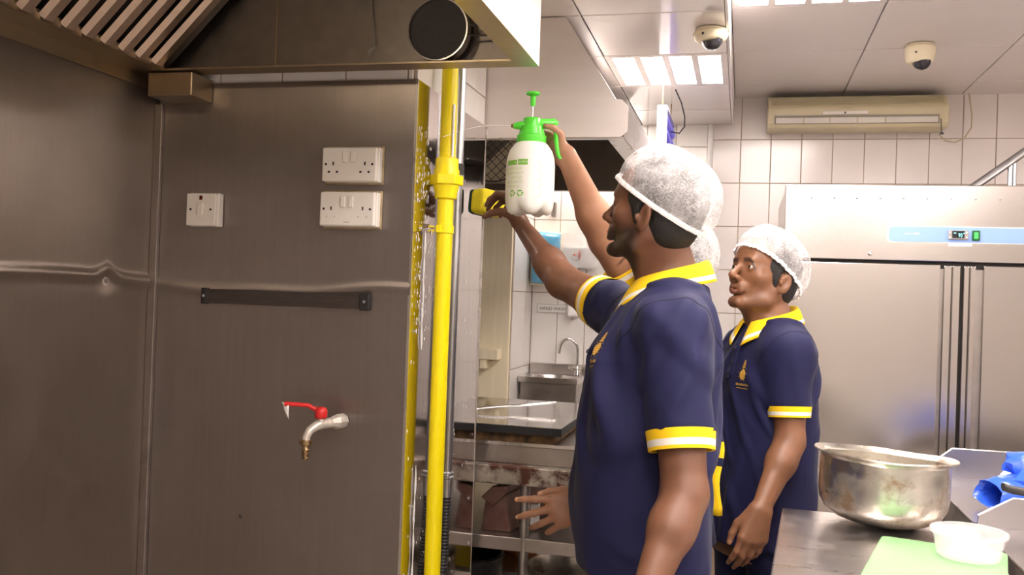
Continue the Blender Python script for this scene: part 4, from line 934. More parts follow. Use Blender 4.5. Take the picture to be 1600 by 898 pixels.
def net_mat():
    m, nt, b = nmat('hairnet')
    v = coords(nt, kind='Generated')
    b.inputs['Base Color'].default_value = (0.90, 0.87, 0.87, 1); b.inputs['Roughness'].default_value = 0.7
    vor = N(nt, 'ShaderNodeTexVoronoi', Scale=30.0, feature='DISTANCE_TO_EDGE'); 
    nz = N(nt, 'ShaderNodeTexNoise', Scale=9.0, Detail=4.0); L(nt, v, nz.inputs['Vector'])
    mv = N(nt, 'ShaderNodeMixRGB'); mv.inputs[0].default_value = 0.16; L(nt, v, mv.inputs[1]); L(nt, nz.outputs['Color'], mv.inputs[2])
    L(nt, mv.outputs[0], vor.inputs['Vector'])
    line = ramp(nt, vor.outputs['Distance'], [(0.0, (1, 1, 1)), (0.07, (0.0, 0.0, 0.0))])
    n1 = N(nt, 'ShaderNodeTexNoise', Scale=4.0, Detail=6.0, Roughness=0.7); L(nt, v, n1.inputs['Vector'])
    n4 = N(nt, 'ShaderNodeTexNoise', Scale=70.0, Detail=2.0); L(nt, v, n4.inputs['Vector'])
    soft = ramp(nt, n1.outputs[0], [(0.32, (0.06,) * 3), (0.74, (0.40,) * 3)])
    a = N(nt, 'ShaderNodeMath', operation='MULTIPLY_ADD'); L(nt, line, a.inputs[0]); a.inputs[1].default_value = 0.30; L(nt, soft, a.inputs[2])
    a2 = N(nt, 'ShaderNodeMath', operation='MULTIPLY_ADD', use_clamp=True); L(nt, n4.outputs[0], a2.inputs[0]); a2.inputs[1].default_value = 0.16; L(nt, a.outputs[0], a2.inputs[2])
    tr = N(nt, 'ShaderNodeBsdfTransparent'); mx = N(nt, 'ShaderNodeMixShader')
    L(nt, a2.outputs[0], mx.inputs[0]); L(nt, tr.outputs[0], mx.inputs[1]); L(nt, b.outputs[0], mx.inputs[2])
    L(nt, mx.outputs[0], nt.nodes['Material Output'].inputs[0])
net_mat(); simple('net_band', (0.90, 0.87, 0.86), 0.75, bump=0.6, bscale=300)

# ---- joints
# joints of the three people (metres)
PEOPLE = {}
PEOPLE['A'] = {'head': (-0.1913, 2.0427, 1.6432), 'head_f': (-0.961, 0.2767, 0.0), 'pitch': 12, 'hs': 1.0, 'neck': (-0.1499, 2.0696, 1.5094), 'shL': (-0.1317, 1.9103, 1.3853), 'elL': (-0.0962, 1.8342, 1.0763), 'wrL': (-0.1571, 1.7175, 0.8975), 'shR': (-0.247, 2.2164, 1.4012), 'elR': (-0.4626, 2.4196, 1.4906), 'wrR': (-0.624, 2.6049, 1.6488), 'tf': (-0.985, -0.1728, 0.0), 'torso': [(-0.1515, 2.0695, 1.4754, 0.085, 0.075), (-0.164, 2.0667, 1.4383, 0.15, 0.098), (-0.1732, 2.0649, 1.3857, 0.185, 0.122), (-0.1848, 2.0625, 1.3218, 0.192, 0.143), (-0.1934, 2.0613, 1.2086, 0.19, 0.149), (-0.2051, 2.0596, 1.067, 0.18, 0.152), (-0.201, 2.0618, 0.9402, 0.178, 0.149), (-0.1906, 2.0652, 0.8347, 0.178, 0.146)], 'logo': (35, 1.344)}
PEOPLE['B'] = {'head': (-0.1978, 2.5778, 1.5447), 'head_f': (-0.9131, 0.4077, 0.0), 'pitch': 4, 'hs': 1.0, 'neck': (-0.1669, 2.5864, 1.4368), 'shL': (-0.1464, 2.4275, 1.3275), 'elL': (-0.2379, 2.3449, 1.0939), 'wrL': (-0.3527, 2.3487, 0.9305), 'shR': (-0.2333, 2.7353, 1.3703), 'elR': (-0.3809, 2.6038, 1.613), 'wrR': (-0.4751, 2.4858, 1.8304), 'tf': (-0.985, -0.1728, 0.0), 'torso': [(-0.1644, 2.5872, 1.4122, 0.085, 0.075), (-0.1682, 2.5866, 1.3716, 0.145, 0.092), (-0.1733, 2.5858, 1.3186, 0.17, 0.11), (-0.1769, 2.5857, 1.2217, 0.175, 0.124), (-0.1842, 2.5851, 1.0807, 0.168, 0.122), (-0.1881, 2.5854, 0.9398, 0.165, 0.122), (-0.1841, 2.5874, 0.8168, 0.17, 0.126), (-0.1823, 2.5883, 0.764, 0.17, 0.128)], 'logo': None}
PEOPLE['C'] = {'head': (0.0574, 2.8166, 1.531), 'head_f': (-0.7435, -0.6687, 0.0), 'pitch': 17, 'hs': 1.03, 'neck': (0.0852, 2.8348, 1.4155), 'shL': (0.1293, 2.7023, 1.3154), 'elL': (0.1393, 2.6759, 1.0736), 'wrL': (0.0674, 2.5667, 0.9105), 'shR': (0.0161, 2.9628, 1.31), 'elR': (0.0136, 2.9954, 1.0383), 'wrR': (0.002, 2.9636, 0.8045), 'tf': (-0.8294, -0.5587, 0.0), 'torso': [(0.086, 2.8351, 1.3929, 0.08, 0.07), (0.0833, 2.8347, 1.3627, 0.13, 0.086), (0.0774, 2.8337, 1.3191, 0.16, 0.104), (0.0726, 2.8331, 1.2436, 0.17, 0.122), (0.0748, 2.8347, 1.1212, 0.164, 0.127), (0.0737, 2.8355, 0.9893, 0.162, 0.133), (0.0713, 2.8362, 0.8385, 0.166, 0.138), (0.0744, 2.8378, 0.7445, 0.168, 0.14)], 'logo': (26, 1.25)}
SPRAY = {'bottle_bottom': (-0.5674, 2.4539, 1.6672), 'bottle_top': (-0.5726, 2.4508, 1.8739), 'neck_top': (-0.5746, 2.4498, 1.9347), 'nozzle': (-0.6296, 2.4363, 1.9153), 'sponge': (-0.7554, 2.6952, 1.7253), 'jet_end': (-0.7654, 2.2794, 1.8522), 'cloth': (-0.0655, 2.5638, 0.9973)}
IMG_X = Vector((0.9699, 0.2409, 0.036))
IMG_Z = Vector((-0.2414, 0.9704, 0.0083))


def frame(f, pitch=0.0):
    f = Vector(f).normalized(); r = f.cross(Vector((0, 0, 1))).normalized(); u = r.cross(f)
    c, s = math.cos(math.radians(pitch)), math.sin(math.radians(pitch))
    return r, f * c + u * s, u * c - f * s            # right, forward, up
def head_ops(S, O, fr, hs, beard=0.0):
    r, f, u = fr; M = np.array([list(r), list(f), list(u)]).T
    def T(x, y, z): return V(O) + M @ (V((x, y, z)) * hs)
    def E(c, q, k, sub=False, R=None):
        fn = ell(T(*c), V(q) * hs, M if R is None else M @ R); (S.sub if sub else S.u)(fn, k * hs)
    def K(a, b, ra, rb, k, sub=False): (S.sub if sub else S.u)(cap(T(*a), T(*b), ra * hs, rb * hs), k * hs)
    E((0, -0.012, 0.030), (0.075, 0.096, 0.088), 0.01)                      # skull
    E((0, 0.026, -0.026), (0.057, 0.058, 0.078), 0.028)                      # face
    E((0, 0.045, 0.045), (0.055, 0.045, 0.040), 0.03)                       # forehead
    for s in (-1, 1):
        K((s * 0.052, -0.002, -0.050), (s * 0.048, 0.012, -0.075), 0.017, 0.016, 0.03)   # jaw corner
        K((s * 0.048, 0.012, -0.078), (s * 0.012, 0.066, -0.100), 0.015, 0.0115, 0.020)   # jaw line
        E((s * 0.044, 0.055, -0.022), (0.022, 0.020, 0.020), 0.022)                       # cheekbone
    K((-0.008, 0.0765, -0.1005), (0.008, 0.0765, -0.1005), 0.0125, 0.0125, 0.018)               # chin
    K((-0.030, 0.079, 0.019), (0.030, 0.079, 0.019), 0.0125, 0.0125, 0.014)               # brow
    for s in (-1, 1): E((s * 0.032, 0.098, -0.001), (0.017, 0.016, 0.011), 0.012, True)   # eye sockets
    K((0, 0.084, 0.012), (0, 0.108, -0.028), 0.0075, 0.0095, 0.010)                       # nose bridge
    E((0, 0.110, -0.034), (0.0110, 0.0110, 0.0092), 0.008)
    for s in (-1, 1): E((s * 0.0115, 0.097, -0.038), (0.0075, 0.0105, 0.0078), 0.005)
    for s in (-1, 1): E((s * 0.0065, 0.104, -0.047), (0.0028, 0.004, 0.003), 0.003, True) # nostrils
    K((-0.014, 0.079, -0.058), (0.014, 0.079, -0.058), 0.014, 0.014, 0.014)               # muzzle
    for s in (-1, 1):
        K((s * 0.022, 0.081, -0.0665), (s * 0.004, 0.0925, -0.0625), 0.0052, 0.0072, 0.006)
        K((s * 0.020, 0.081, -0.0700), (s * 0.004, 0.0905, -0.0745), 0.0054, 0.0082, 0.006)
    K((-0.022, 0.094, -0.0685), (0.022, 0.094, -0.0685), 0.0022, 0.0022, 0.004, True)     # mouth line
    for s in (-1, 1):                                                                      # eyelids with an open slit
        E((s * 0.032, 0.0735, 0.0), (0.0160, 0.0145, 0.0150), 0.005)
        E((s * 0.032, 0.0900, -0.0005), (0.0140, 0.011, 0.0048), 0.0022, True)
    for s in (-1, 1):                                                                      # ears
        c, q = math.cos(0.25), math.sin(0.25) * s
        Rz = np.array([[math.cos(0.42 * s), -math.sin(0.42 * s), 0], [math.sin(0.42 * s), math.cos(0.42 * s), 0], [0, 0, 1]])
        Rx = np.array([[1, 0, 0], [0, math.cos(0.18), -math.sin(0.18)], [0, math.sin(0.18), math.cos(0.18)]])
        E((s * 0.0795, -0.010, -0.019), (0.0075, 0.0180, 0.0305), 0.008, False, Rz @ Rx)
        E((s * 0.088, -0.005, -0.017), (0.0085, 0.0105, 0.0185), 0.004, True, Rz @ Rx)
        E((s * 0.082, 0.006, -0.020), (0.005, 0.005, 0.008), 0.006)
    return T, M
def hand_ops(S, wrist, d, n, left, curl, spread=(0.10, 0.02, -0.07, -0.16), thumb=((0.75, 0.45, 0.25), (0.85, 0.15, 0.15), (0.9, 0.0, 0.1)), scale=1.0, tips=None):
    """palm and five fingers. d: wrist to knuckles, n: out of the back of the hand. curl: bends (radians) per finger."""
    w = Vector(wrist); d = Vector(d).normalized(); n = Vector(n); n = (n - d * n.dot(d)).normalized()
    s = d.cross(n) if left else n.cross(d); sc = scale
    offs = (0.030, 0.0098, -0.0105, -0.0290); kn = (0.090, 0.094, 0.089, 0.080)
    lens = ((0.042, 0.025, 0.021), (0.046, 0.028, 0.022), (0.042, 0.026, 0.022), (0.034, 0.020, 0.019))
    rad = ((0.0098, 0.0086, 0.0074), (0.0100, 0.0088, 0.0076), (0.0096, 0.0083, 0.0072), (0.0085, 0.0073, 0.0064))
    for i in range(4):
        k = w + (d * kn[i] + s * offs[i]) * sc
        S.u(cap(w + (d * 0.012 + s * offs[i] * 0.55) * sc, k, 0.0165 * sc, 0.0125 * sc), 0.014)
        dr = (d + s * spread[i]).normalized(); p = k; nn = n
        for j in range(3):
            a = curl[i][j]; axis = dr.cross(nn).normalized()
            q = Quaternion(axis, -a); dr = q @ dr; nn = q @ nn
            e = p + dr * lens[i][j] * sc; r0 = rad[i][j] * sc; r1 = (rad[i][j + 1] if j < 2 else rad[i][2] * 0.82) * sc
            S.u(cap(p, e, r0 * 1.04, r1), 0.0045 if j else 0.007)
            p = e
        if tips is not None: tips.append((p + nn * 0.0055 * sc, 0.0075 * sc))
    S.u(cap(w + (d * 0.02 + s * 0.012 - n * 0.008) * sc, w + (d * 0.055 + s * 0.028 - n * 0.012) * sc, 0.017 * sc, 0.015 * sc), 0.014)      # thumb mound
    p = w + (d * 0.030 + s * 0.026 - n * 0.008) * sc
    for j, (L_, r0, r1) in enumerate(((0.036, 0.0145, 0.0115), (0.030, 0.0115, 0.0100), (0.025, 0.0102, 0.0080))):
        a, b, c = thumb[j]; dr = (d * a + s * b - n * c).normalized(); e = p + dr * L_ * sc
        S.u(cap(p, e, r0 * sc, r1 * sc), 0.008 if j == 0 else 0.004); p = e
    if tips is not None: tips.append((p + (s * 0.3 + n * 0.5).normalized() * 0.006 * sc, 0.0085 * sc))
def mid(a, b, t): return tuple(np.array(a) * (1 - t) + np.array(b) * t)
def arm_ops(S, sh, el, wr, r, flat_dir):
    S.u(cap(sh, mid(sh, el, 0.55), r[0], r[1]), 0.03); S.u(cap(mid(sh, el, 0.5), el, r[1], r[2]), 0.02)
    S.u(cap(el, mid(el, wr, 0.32), r[2] * 0.98, r[3]), 0.02)
    S.u(ecap(mid(el, wr, 0.28), wr, r[3], r[4], flat_dir, 0.80), 0.02)
def folds(seed, amp):
    """drapes of the cloth: a few families of slanting soft ridges that come and go over the body"""
    rs = np.random.RandomState(seed); w = [(rs.choice([-1, 1]) * rs.uniform(28, 75), rs.uniform(10, 45), rs.uniform(-25, 25), rs.uniform(0, 6.28), rs.uniform(5, 9), rs.uniform(4, 9), rs.uniform(0, 6.28)) for _ in range(5)]
    def f(u, v, z):
        d = 0
        for b, a, c, p, m1, m2, p2 in w:
            g = np.maximum(0, np.sin(m1 * u + m2 * z * 1.4 + p2)) ** 1.5
            s = np.sin(a * z + b * u + c * v + p + 0.9 * np.sin(7 * z + 5 * u))
            d = d + g * (np.maximum(s, 0) ** 1.6 - 0.3)
        return amp * d
    return f
def sleeve_ring(sh, el, t0, t1, r0, r1, flat, side, rows, n=40):
    """knitted cuff: rows of a short tube round the arm from t0 to t1 along the upper arm"""
    sh = Vector(sh); el = Vector(el); ax = (el - sh).normalized(); s = Vector(side); s = (s - ax * s.dot(ax)).normalized(); b = ax.cross(s)
    L_ = (el - sh).length; out = []
    for i in range(rows + 1):
        q = i / rows; c = sh + ax * L_ * (t0 + (t1 - t0) * q); r = r0 + (r1 - r0) * q
        out.append([c + (s * math.cos(a) * flat + b * math.sin(a)) * r * (1 + 0.012 * math.sin(3 * a + 1)) for a in [2 * PI * k / n for k in range(n)]])
    return out
def embroider(bvh, p, fwd_out, up, shapes):
    """lay flat shapes (2D polygons, metres) on the shirt around the point p"""
    o = Vector(fwd_out).normalized(); up = (Vector(up) - o * Vector(up).dot(o)).normalized(); rt = up.cross(o); mb = MB()
    for poly in shapes:
        vs = []
        for x, y in poly:
            q = p + rt * x + up * y + o * 0.1; h = bvh.ray_cast(q, -o)
            vs.append((h[0] + h[1] * 0.0012) if h[0] is not None else q - o * 0.1)
        mb.add(vs, [tuple(range(len(vs)))])
    return mb
def emblem():
    sh = []; n = 18
    for x0, y0, x1, y1 in ((-0.011, -0.012, 0, 0.013), (0, -0.012, 0.011, 0.013)): pass
    row = [(-0.016, 0.0), (-0.0125, 0.007)]
    for k in range(6):      # bulb in thin horizontal bands
        ya = -0.016 + 0.005 * k; yb = ya + 0.0046
        wa = 0.0125 * math.sqrt(max(0.02, 1 - ((ya + 0.001) / 0.0165) ** 2)) * (1 - 0.25 * (ya > 0.004)); wb = 0.0125 * math.sqrt(max(0.02, 1 - ((yb + 0.001) / 0.0165) ** 2)) * (1 - 0.25 * (yb > 0.004))
        sh.append([(-wa, ya), (wa, ya), (wb, yb), (-wb, yb)])
    for k in range(4):      # screw base of the bulb
        ya = 0.0160 + 0.0045 * k; w = 0.0072 - 0.0007 * k; sh.append([(-w, ya), (w, ya + 0.001), (w, ya + 0.0042), (-w, ya + 0.0030)])
    sh.append([(-0.0045, 0.0345), (0.0045, 0.0350), (0.0005, 0.0425)])
    for a in range(-70, 251, 40):   # rays
        if 55 < a < 125: continue
        x, y = 0.0185 * math.cos(math.radians(a)), -0.001 + 0.0185 * math.sin(math.radians(a)); sh.append([(x - 0.001, y - 0.001), (x + 0.001, y - 0.001), (x + 0.001, y + 0.001), (x - 0.001, y + 0.001)])
    rs = random.Random(3)
    for x0, x1, y0, hh in ((-0.026, 0.026, -0.033, 0.0075), (-0.024, 0.022, -0.041, 0.0035)):      # two illegible stitched rows
        x = x0
        while x < x1:
            w = rs.uniform(0.0008, 0.0026); g = hh * rs.uniform(0.55, 1.0); sh.append([(x, y0), (x + w, y0), (x + w * 0.9, y0 + g), (x + w * 0.1, y0 + g)]); x += w + rs.uniform(0.0005, 0.0012)
    return sh

def person(key, label, skin, pal, arms, hands, vox, sleeve_t, sleeve_r, hem, beard, leg_hip=0.0, fold_amp=0.0070, look=(0, 0)):
    J = PEOPLE[key]; root = None
    tf = Vector(J['tf']); tr_ = tf.cross(Vector((0, 0, 1))).normalized()
    base = Vector((J['torso'][-1][0], J['torso'][-1][1], 0))
    root = thing('person', label, 'person', base)
    fr = frame(J['head_f'], J['pitch']); O = Vector(J['head']); hs = J['hs']
    S = SDF()
    T, M = head_ops(S, O, fr, hs)
    # neck
    nk = Vector(J['neck']); r, f, u = fr
    nt_ = O + (f * -0.028 - u * 0.045) * hs
    S.u(cap(nt_, nk + tf * 0.005, 0.050 * hs, 0.058 * hs), 0.03)
    S.u(cap(O + (f * 0.015 - u * 0.075) * hs, nk + tf * 0.035 - Vector((0, 0, 0.02)), 0.034 * hs, 0.045 * hs), 0.03)
    # trunk
    S.u(loft([(x, y, z, a - 0.022, b - 0.022) for x, y, z, a, b in J['torso']], tf, zlo=0.72), 0.03)
    for k, sg in (('L', -1), ('R', 1)):
        S.u(cap(nk - Vector((0, 0, 0.045)) + tr_ * sg * 0.03, J['sh' + k], 0.042, 0.050), 0.05)
    for k in 'LR': arm_ops(S, J['sh' + k], J['el' + k], J['wr' + k], arms, hands[k]['n'])
    # hips and legs under the trousers
    hip = Vector(J['torso'][-1][:3])
    hz = 0.80
    for sg in (-1, 1):
        c = Vector((hip.x, hip.y, hz)) + tr_ * sg * 0.085; an = Vector((c.x, c.y, 0.09)) + tf * 0.01
        S.u(cap(c, mid(c, an, 0.5), 0.075, 0.052), 0.04); S.u(cap(mid(c, an, 0.5), an, 0.052, 0.036), 0.03)
    tips = []
    for k in 'LR':
        hh = hands[k]; hand_ops(S, J['wr' + k], hh['d'], hh['n'], k == 'L', hh['curl'], hh.get('spread', (0.10, 0.02, -0.07, -0.16)), hh.get('thumb', ((0.75, 0.45, 0.25), (0.85, 0.15, 0.15), (0.9, 0.0, 0.1))), hh.get('scale', 1.0), tips)
    pts = np.array([list(O)] + [list(J[q]) for q in ('shL', 'shR', 'elL', 'elR', 'wrL', 'wrR')] + [list(p) for p, _ in tips])
    lo = np.minimum(pts.min(0) - 0.08, np.array([hip.x - 0.25, hip.y - 0.25, 0.05])); hi = np.maximum(pts.max(0) + 0.08, np.array([hip.x + 0.25, hip.y + 0.25, O.z + 0.16]))
    lo[:2] = np.minimum(lo[:2], np.array(O)[:2] - 0.16); hi[:2] = np.maximum(hi[:2], np.array(O)[:2] + 0.16)
    vs, qs = S.mesh(lo, hi, vox); vs = relax(vs, qs, 1, 0.35)
    me = np_mesh('body', vs, qs, base)
    q = ((vs - np.array(O)) @ M) / hs; x, y, z = q[:, 0], q[:, 1], q[:, 2]
    sm = lambda e0, e1, t: np.clip((t - e0) / (e1 - e0), 0, 1)
    lip = sm(0.080, 0.086, y) * (1 - sm(0.018, 0.023, np.abs(x))) * sm(-0.083, -0.079, z) * (1 - sm(-0.060, -0.057, z))
    hairy = np.zeros(len(vs))
    jaw = sm(-0.01, 0.01, y) * (1 - sm(-0.062, -0.040, z - 0.35 * np.maximum(0, 0.05 - y))) * sm(-0.15, -0.128, z) * (1 - lip)
    jaw = jaw * (1 - sm(0.0, 0.01, ((np.abs(x) < 0.02) & (z > -0.09) & (z < -0.055) & (y > 0.08)).astype(float) * 0.004))
    must = sm(0.082, 0.088, y) * (1 - sm(0.024, 0.030, np.abs(x))) * sm(-0.0605, -0.0575, z) * (1 - sm(-0.050, -0.0465, z))
    goat = sm(0.070, 0.082, y) * (1 - sm(0.014, 0.024, np.abs(x))) * sm(-0.135, -0.120, z) * (1 - sm(-0.098, -0.088, z))
    hairy = np.maximum(hairy, beard[0] * jaw); hairy = np.maximum(hairy, beard[1] * must); hairy = np.maximum(hairy, beard[2] * goat)
    brow = sm(0.070, 0.078, y) * sm(0.010, 0.013, np.abs(x)) * (1 - sm(0.046, 0.052, np.abs(x))) * (1 - sm(0.0042, 0.0068, np.abs(z - 0.0185 + 3.0 * np.maximum(0, np.abs(x) - 0.032) ** 1.5 * 4)))
    hairy = np.maximum(hairy, 0.92 * brow)
    nail = np.zeros(len(vs))
    for p, rr_ in tips:
        dd = np.linalg.norm(vs - np.array(p), axis=1); nail = np.maximum(nail, 1 - sm(rr_ * 0.75, rr_ * 0.95, dd))
    at_head = (np.linalg.norm(q, axis=1) < 0.19).astype(float); lip = lip * at_head; hairy = hairy * at_head
    for nm, arr in (('lip', lip * 0.8), ('hairy', hairy), ('nail', nail * 0.8)):
        at_ = me.attributes.new(nm, 'FLOAT', 'POINT'); at_.data.foreach_set('value', arr.astype(np.float32))
    finish(me, 'body', skin, root, None, 0, 0)
    for s in (-1, 1):
        ec = Vector(T(s * 0.032, 0.0735, 0.0)); gz = (f + r * look[0] + u * look[1]).normalized()
        gu = gz.cross(r).normalized(); gr = gu.cross(gz); Mg = Matrix((gr, gu, gz)).transposed()
        e = build(MB().lathe(ec, [(0.0002, -0.0128)] + [(0.0128 * math.sin(a), -0.0128 * math.cos(a)) for a in [PI * k / 12 for k in range(1, 12)]] + [(0.0002, 0.0128)], 20, Mg), 'eyeball', 'eye_white', root, smooth=180)
        build(MB().lathe(ec, [(0.0062, 0.0112), (0.0045, 0.0125), (0.0002, 0.0134)], 16, Mg), 'iris', 'iris', e, smooth=180)
    # hair under the net
    H = SDF()
    H.u(ell(T(0, -0.014, 0.032), V((0.080, 0.101, 0.093)) * hs, M), 0.01)
    H.u(ell(T(0, -0.045, -0.030), V((0.064, 0.052, 0.052)) * hs, M), 0.03)
    for s in (-1, 1): H.u(ell(T(s * 0.066, 0.006, -0.004), V((0.012, 0.017, 0.034)) * hs, M), 0.012)
    H.cut(halfspace(T(0, 0.066, 0.060), M @ V((0, 0.85, -0.30))), 0.01)
    for s in (-1, 1): H.sub(ell(T(s * 0.082, -0.010, -0.018), V((0.018, 0.021, 0.038)) * hs, M), 0.004)
    H.sub(ell(T(0, 0.10, -0.045), V((0.09, 0.088, 0.085)) * hs, M), 0.01)
    hv, hq = H.mesh(np.array(O) - 0.16, np.array(O) + 0.17, 0.004)
    finish(np_mesh('hair', hv, hq, base), 'hair', 'hair', root, None, 0, 0)
    # hair net: a pleated dome with a gathered band
    tl = math.radians(22); ct, st = math.cos(tl), math.sin(tl)
    def NP(px, py, ph): return Vector(T(px, -0.012 + py * ct - ph * st, 0.012 + py * st + ph * ct))
    rows = []; nphi = 144
    for i in range(26):
        t = i / 25; row = []
        for k in range(nphi):
            a = 2 * PI * k / nphi; rho = math.sin(t * PI / 2) ** 0.72 * (1 - 0.07 * max(0, (t - 0.86) / 0.14))
            g = 0.5 + 0.5 * math.cos(a - 4.71)                                   # gathered towards the back
            pl = (0.010 + 0.028 * g) * t * t * math.sin(22 * a + 2 * math.sin(3 * a)) * 0.6
            cr = 0.012 + 0.030 * mnoise.noise(Vector((math.cos(a) * 2.2 * rho, math.sin(a) * 2.2 * rho, t * 2 + 7 * J['hs'] + ord(key)))) + 0.016 * mnoise.noise(Vector((math.cos(a) * 7, math.sin(a) * 7, t * 6 + ord(key))))
            m_ = rho * (1 + pl + cr); row.append(NP(0.0945 * math.cos(a) * m_, (0.121 if math.sin(a) < 0 else 0.131) * math.sin(a) * m_, (0.124 * (math.cos(t * PI / 2) ** 0.9) if t < 1 else 0.0) * (1 + cr) + 0.004))
        rows.append(row)
    nb_ = build(MB().grid(rows, closed_u=True), 'hair_net', 'hairnet', root, smooth=180, label='white pleated disposable hair net')
    rim = [sum((Vector(p) for p in rows[-1][max(0, k - 1):k + 2]), Vector()) / len(rows[-1][max(0, k - 1):k + 2]) for k in range(nphi)]
    band = []
    for j in range(6):
        a = 2 * PI * j / 6; band.append([rim[k] + (Vector(NP(0, 0, 1)) - Vector(NP(0, 0, 0))).normalized() * (0.0062 * math.sin(a)) + (rim[k] - Vector(NP(0, 0, 0))).normalized() * (0.0028 * math.cos(a) + 0.0022 * math.sin(k * 1.9) + 0.001 * math.sin(k * 0.7)) for k in range(nphi)])
    build(MB().grid(band, closed_u=True, closed_v=True), 'net_band', 'net_band', nb_, smooth=60)
    # polo shirt
    P = SDF()
    secs = [(x, y, z, a, b) for x, y, z, a, b in J['torso']]
    P.u(loft(secs, tf, zlo=hem - 0.02, fold=folds(ord(key), fold_amp)), 0.03)
    for k, sg in (('L', -1), ('R', 1)):
        P.u(cap(nk - Vector((0, 0, 0.047)) + tr_ * sg * 0.035, J['sh' + k], 0.050, 0.062), 0.06)
        axv = V(J['el' + k]) - V(J['sh' + k]); axv /= np.linalg.norm(axv); cuff = V(mid(J['sh' + k], J['el' + k], sleeve_t[k])); st_ = mid(J['sh' + k], J['el' + k], -0.02)
        fa = folds(ord(key) + 5 + sg, fold_amp * 0.7); cp = cap(st_, mid(J['sh' + k], J['el' + k], sleeve_t[k] + 0.3), sleeve_r[0], sleeve_r[1] * 0.985)
        cav = cap(cuff - axv * 0.03, cuff + axv * 0.02, sleeve_r[1] - 0.012, sleeve_r[1] - 0.007); hs_ = halfspace(cuff, axv)
        P.u((lambda cp, fa, cav, hs_: lambda Q: np.maximum(np.maximum(cp(Q) - fa(Q[..., 0], Q[..., 1], Q[..., 2]), hs_(Q)), -cav(Q)))(cp, fa, cav, hs_), 0.022)
    P.sub(cap(nk - Vector((0, 0, 0.035)) + tf * 0.012, nk + Vector((0, 0, 0.12)) - tf * 0.01, 0.060, 0.070), 0.006)
    P.cut(lambda Q: hem - Q[..., 2], 0.004)
    lo2 = np.array([hip.x - 0.36, hip.y - 0.36, hem - 0.03]); hi2 = np.array([hip.x + 0.36, hip.y + 0.36, nk.z + 0.06])
    for k in 'LR':
        c = V(mid(J['sh' + k], J['el' + k], sleeve_t[k])); lo2 = np.minimum(lo2, c - 0.10); hi2 = np.maximum(hi2, c + 0.10)
    pv, pq = P.mesh(lo2, hi2, 0.005); pv = relax(pv, pq, 2, 0.4)
    sm_ = np_mesh('polo_shirt', pv, pq, base)
    shirt = finish(sm_, 'polo_shirt', pal['shirt'], root, None, 0, 0); shirt['label'] = 'navy polo shirt with yellow trim'
    for k in 'LR':
        side = Vector(hands[k]['n'])
        rows = sleeve_ring(J['sh' + k], J['el' + k], sleeve_t[k] - 0.018, sleeve_t[k] + 0.105, sleeve_r[1] + 0.0050, sleeve_r[1] + 0.0015, 1.0, side, 6)
        rows = rows + sleeve_ring(J['sh' + k], J['el' + k], sleeve_t[k] + 0.105, sleeve_t[k] + 0.02, sleeve_r[1] - 0.004, sleeve_r[1] - 0.007, 1.0, side, 2)
        build(MB().grid(rows, closed_u=True, mi=[0, 0, 0, 1, 1, 0, 0, 0, 0, 0]), 'sleeve_cuff', ['knit_yellow', 'knit_white'], shirt, smooth=50)
    # collar: folded band, open at the front
    up = (Vector(nk + Vector((0, 0, 0.12)) - tf * 0.012) - nk).normalized(); cr_ = tr_; cf = (tf - up * tf.dot(up)).normalized(); cen = nk + tf * 0.006
    prof = [(0.064, -0.030), (0.065, 0.004), (0.068, 0.017), (0.074, 0.019), (0.080, 0.012), (0.086, 0.000), (0.090, -0.008), (0.094, -0.017), (0.097, -0.023)]
    rows = []
    for j, (rad_, hh) in enumerate(prof):
        row = []
        for k in range(61):
            a = (k / 60 - 0.5) * 2 * math.radians(166)          # 0 = nape
            fr_ = max(0, (abs(a) - 1.6) / 1.3); w = max(0, j - 3) / 5
            drop = -0.050 * min(1, abs(a) / 2.9) ** 1.5 - 0.030 * w * fr_ ** 2; out = 1.0 + 0.10 * w * fr_
            p = cen + (-cf * math.cos(a) * rad_ * 1.04 + cr_ * math.sin(a) * rad_ * 0.98) * out + up * (hh + drop + 0.004 + 0.017 * max(0, math.cos(a * 0.62)) ** 2)
            row.append(p)
        rows.append(row)
    build(MB().grid(rows, mi=[0, 0, 0, 0, 0, 0, 1, 0, 0]), 'collar', ['knit_yellow', 'knit_white'], shirt, smooth=60, solid=0.003)
    bvh = BVHTree.FromPolygons([tuple(v) for v in pv], [tuple(q_) for q_ in pq.tolist()])
    def on_chest(ang, z, off=0.0015):
        zs_ = sorted(J['torso'], key=lambda s: s[2]); cx_ = np.interp(z, [s[2] for s in zs_], [s[0] for s in zs_]); cy_ = np.interp(z, [s[2] for s in zs_], [s[1] for s in zs_])
        c = Vector((cx_, cy_, z)); o = tf * math.cos(math.radians(ang)) - tr_ * math.sin(math.radians(ang)); h = bvh.ray_cast(c + o * 0.5, -o)
        return (h[0] + h[1] * off, h[1])
    pl = []
    zt = nk.z - 0.075
    for i in range(8):
        z = zt - 0.015 * i; pl.append([on_chest(ang, z, 0.0012)[0] for ang in (-6, -3, 0, 3, 6)])
    pk = build(MB().grid(pl), 'placket', pal['shirt'], shirt, smooth=60, solid=0.003)
    for i in range(3):
        p, nn = on_chest(0, zt - 0.02 - 0.042 * i, 0.005); q = Vector((0, 0, 1)).rotation_difference(nn).to_matrix()
        build(MB().lathe(p, [(0.005, -0.001), (0.0055, 0.0006), (0.004, 0.0012), (0.0005, 0.0008)], 12, q), 'button', 'button', pk, smooth=60)
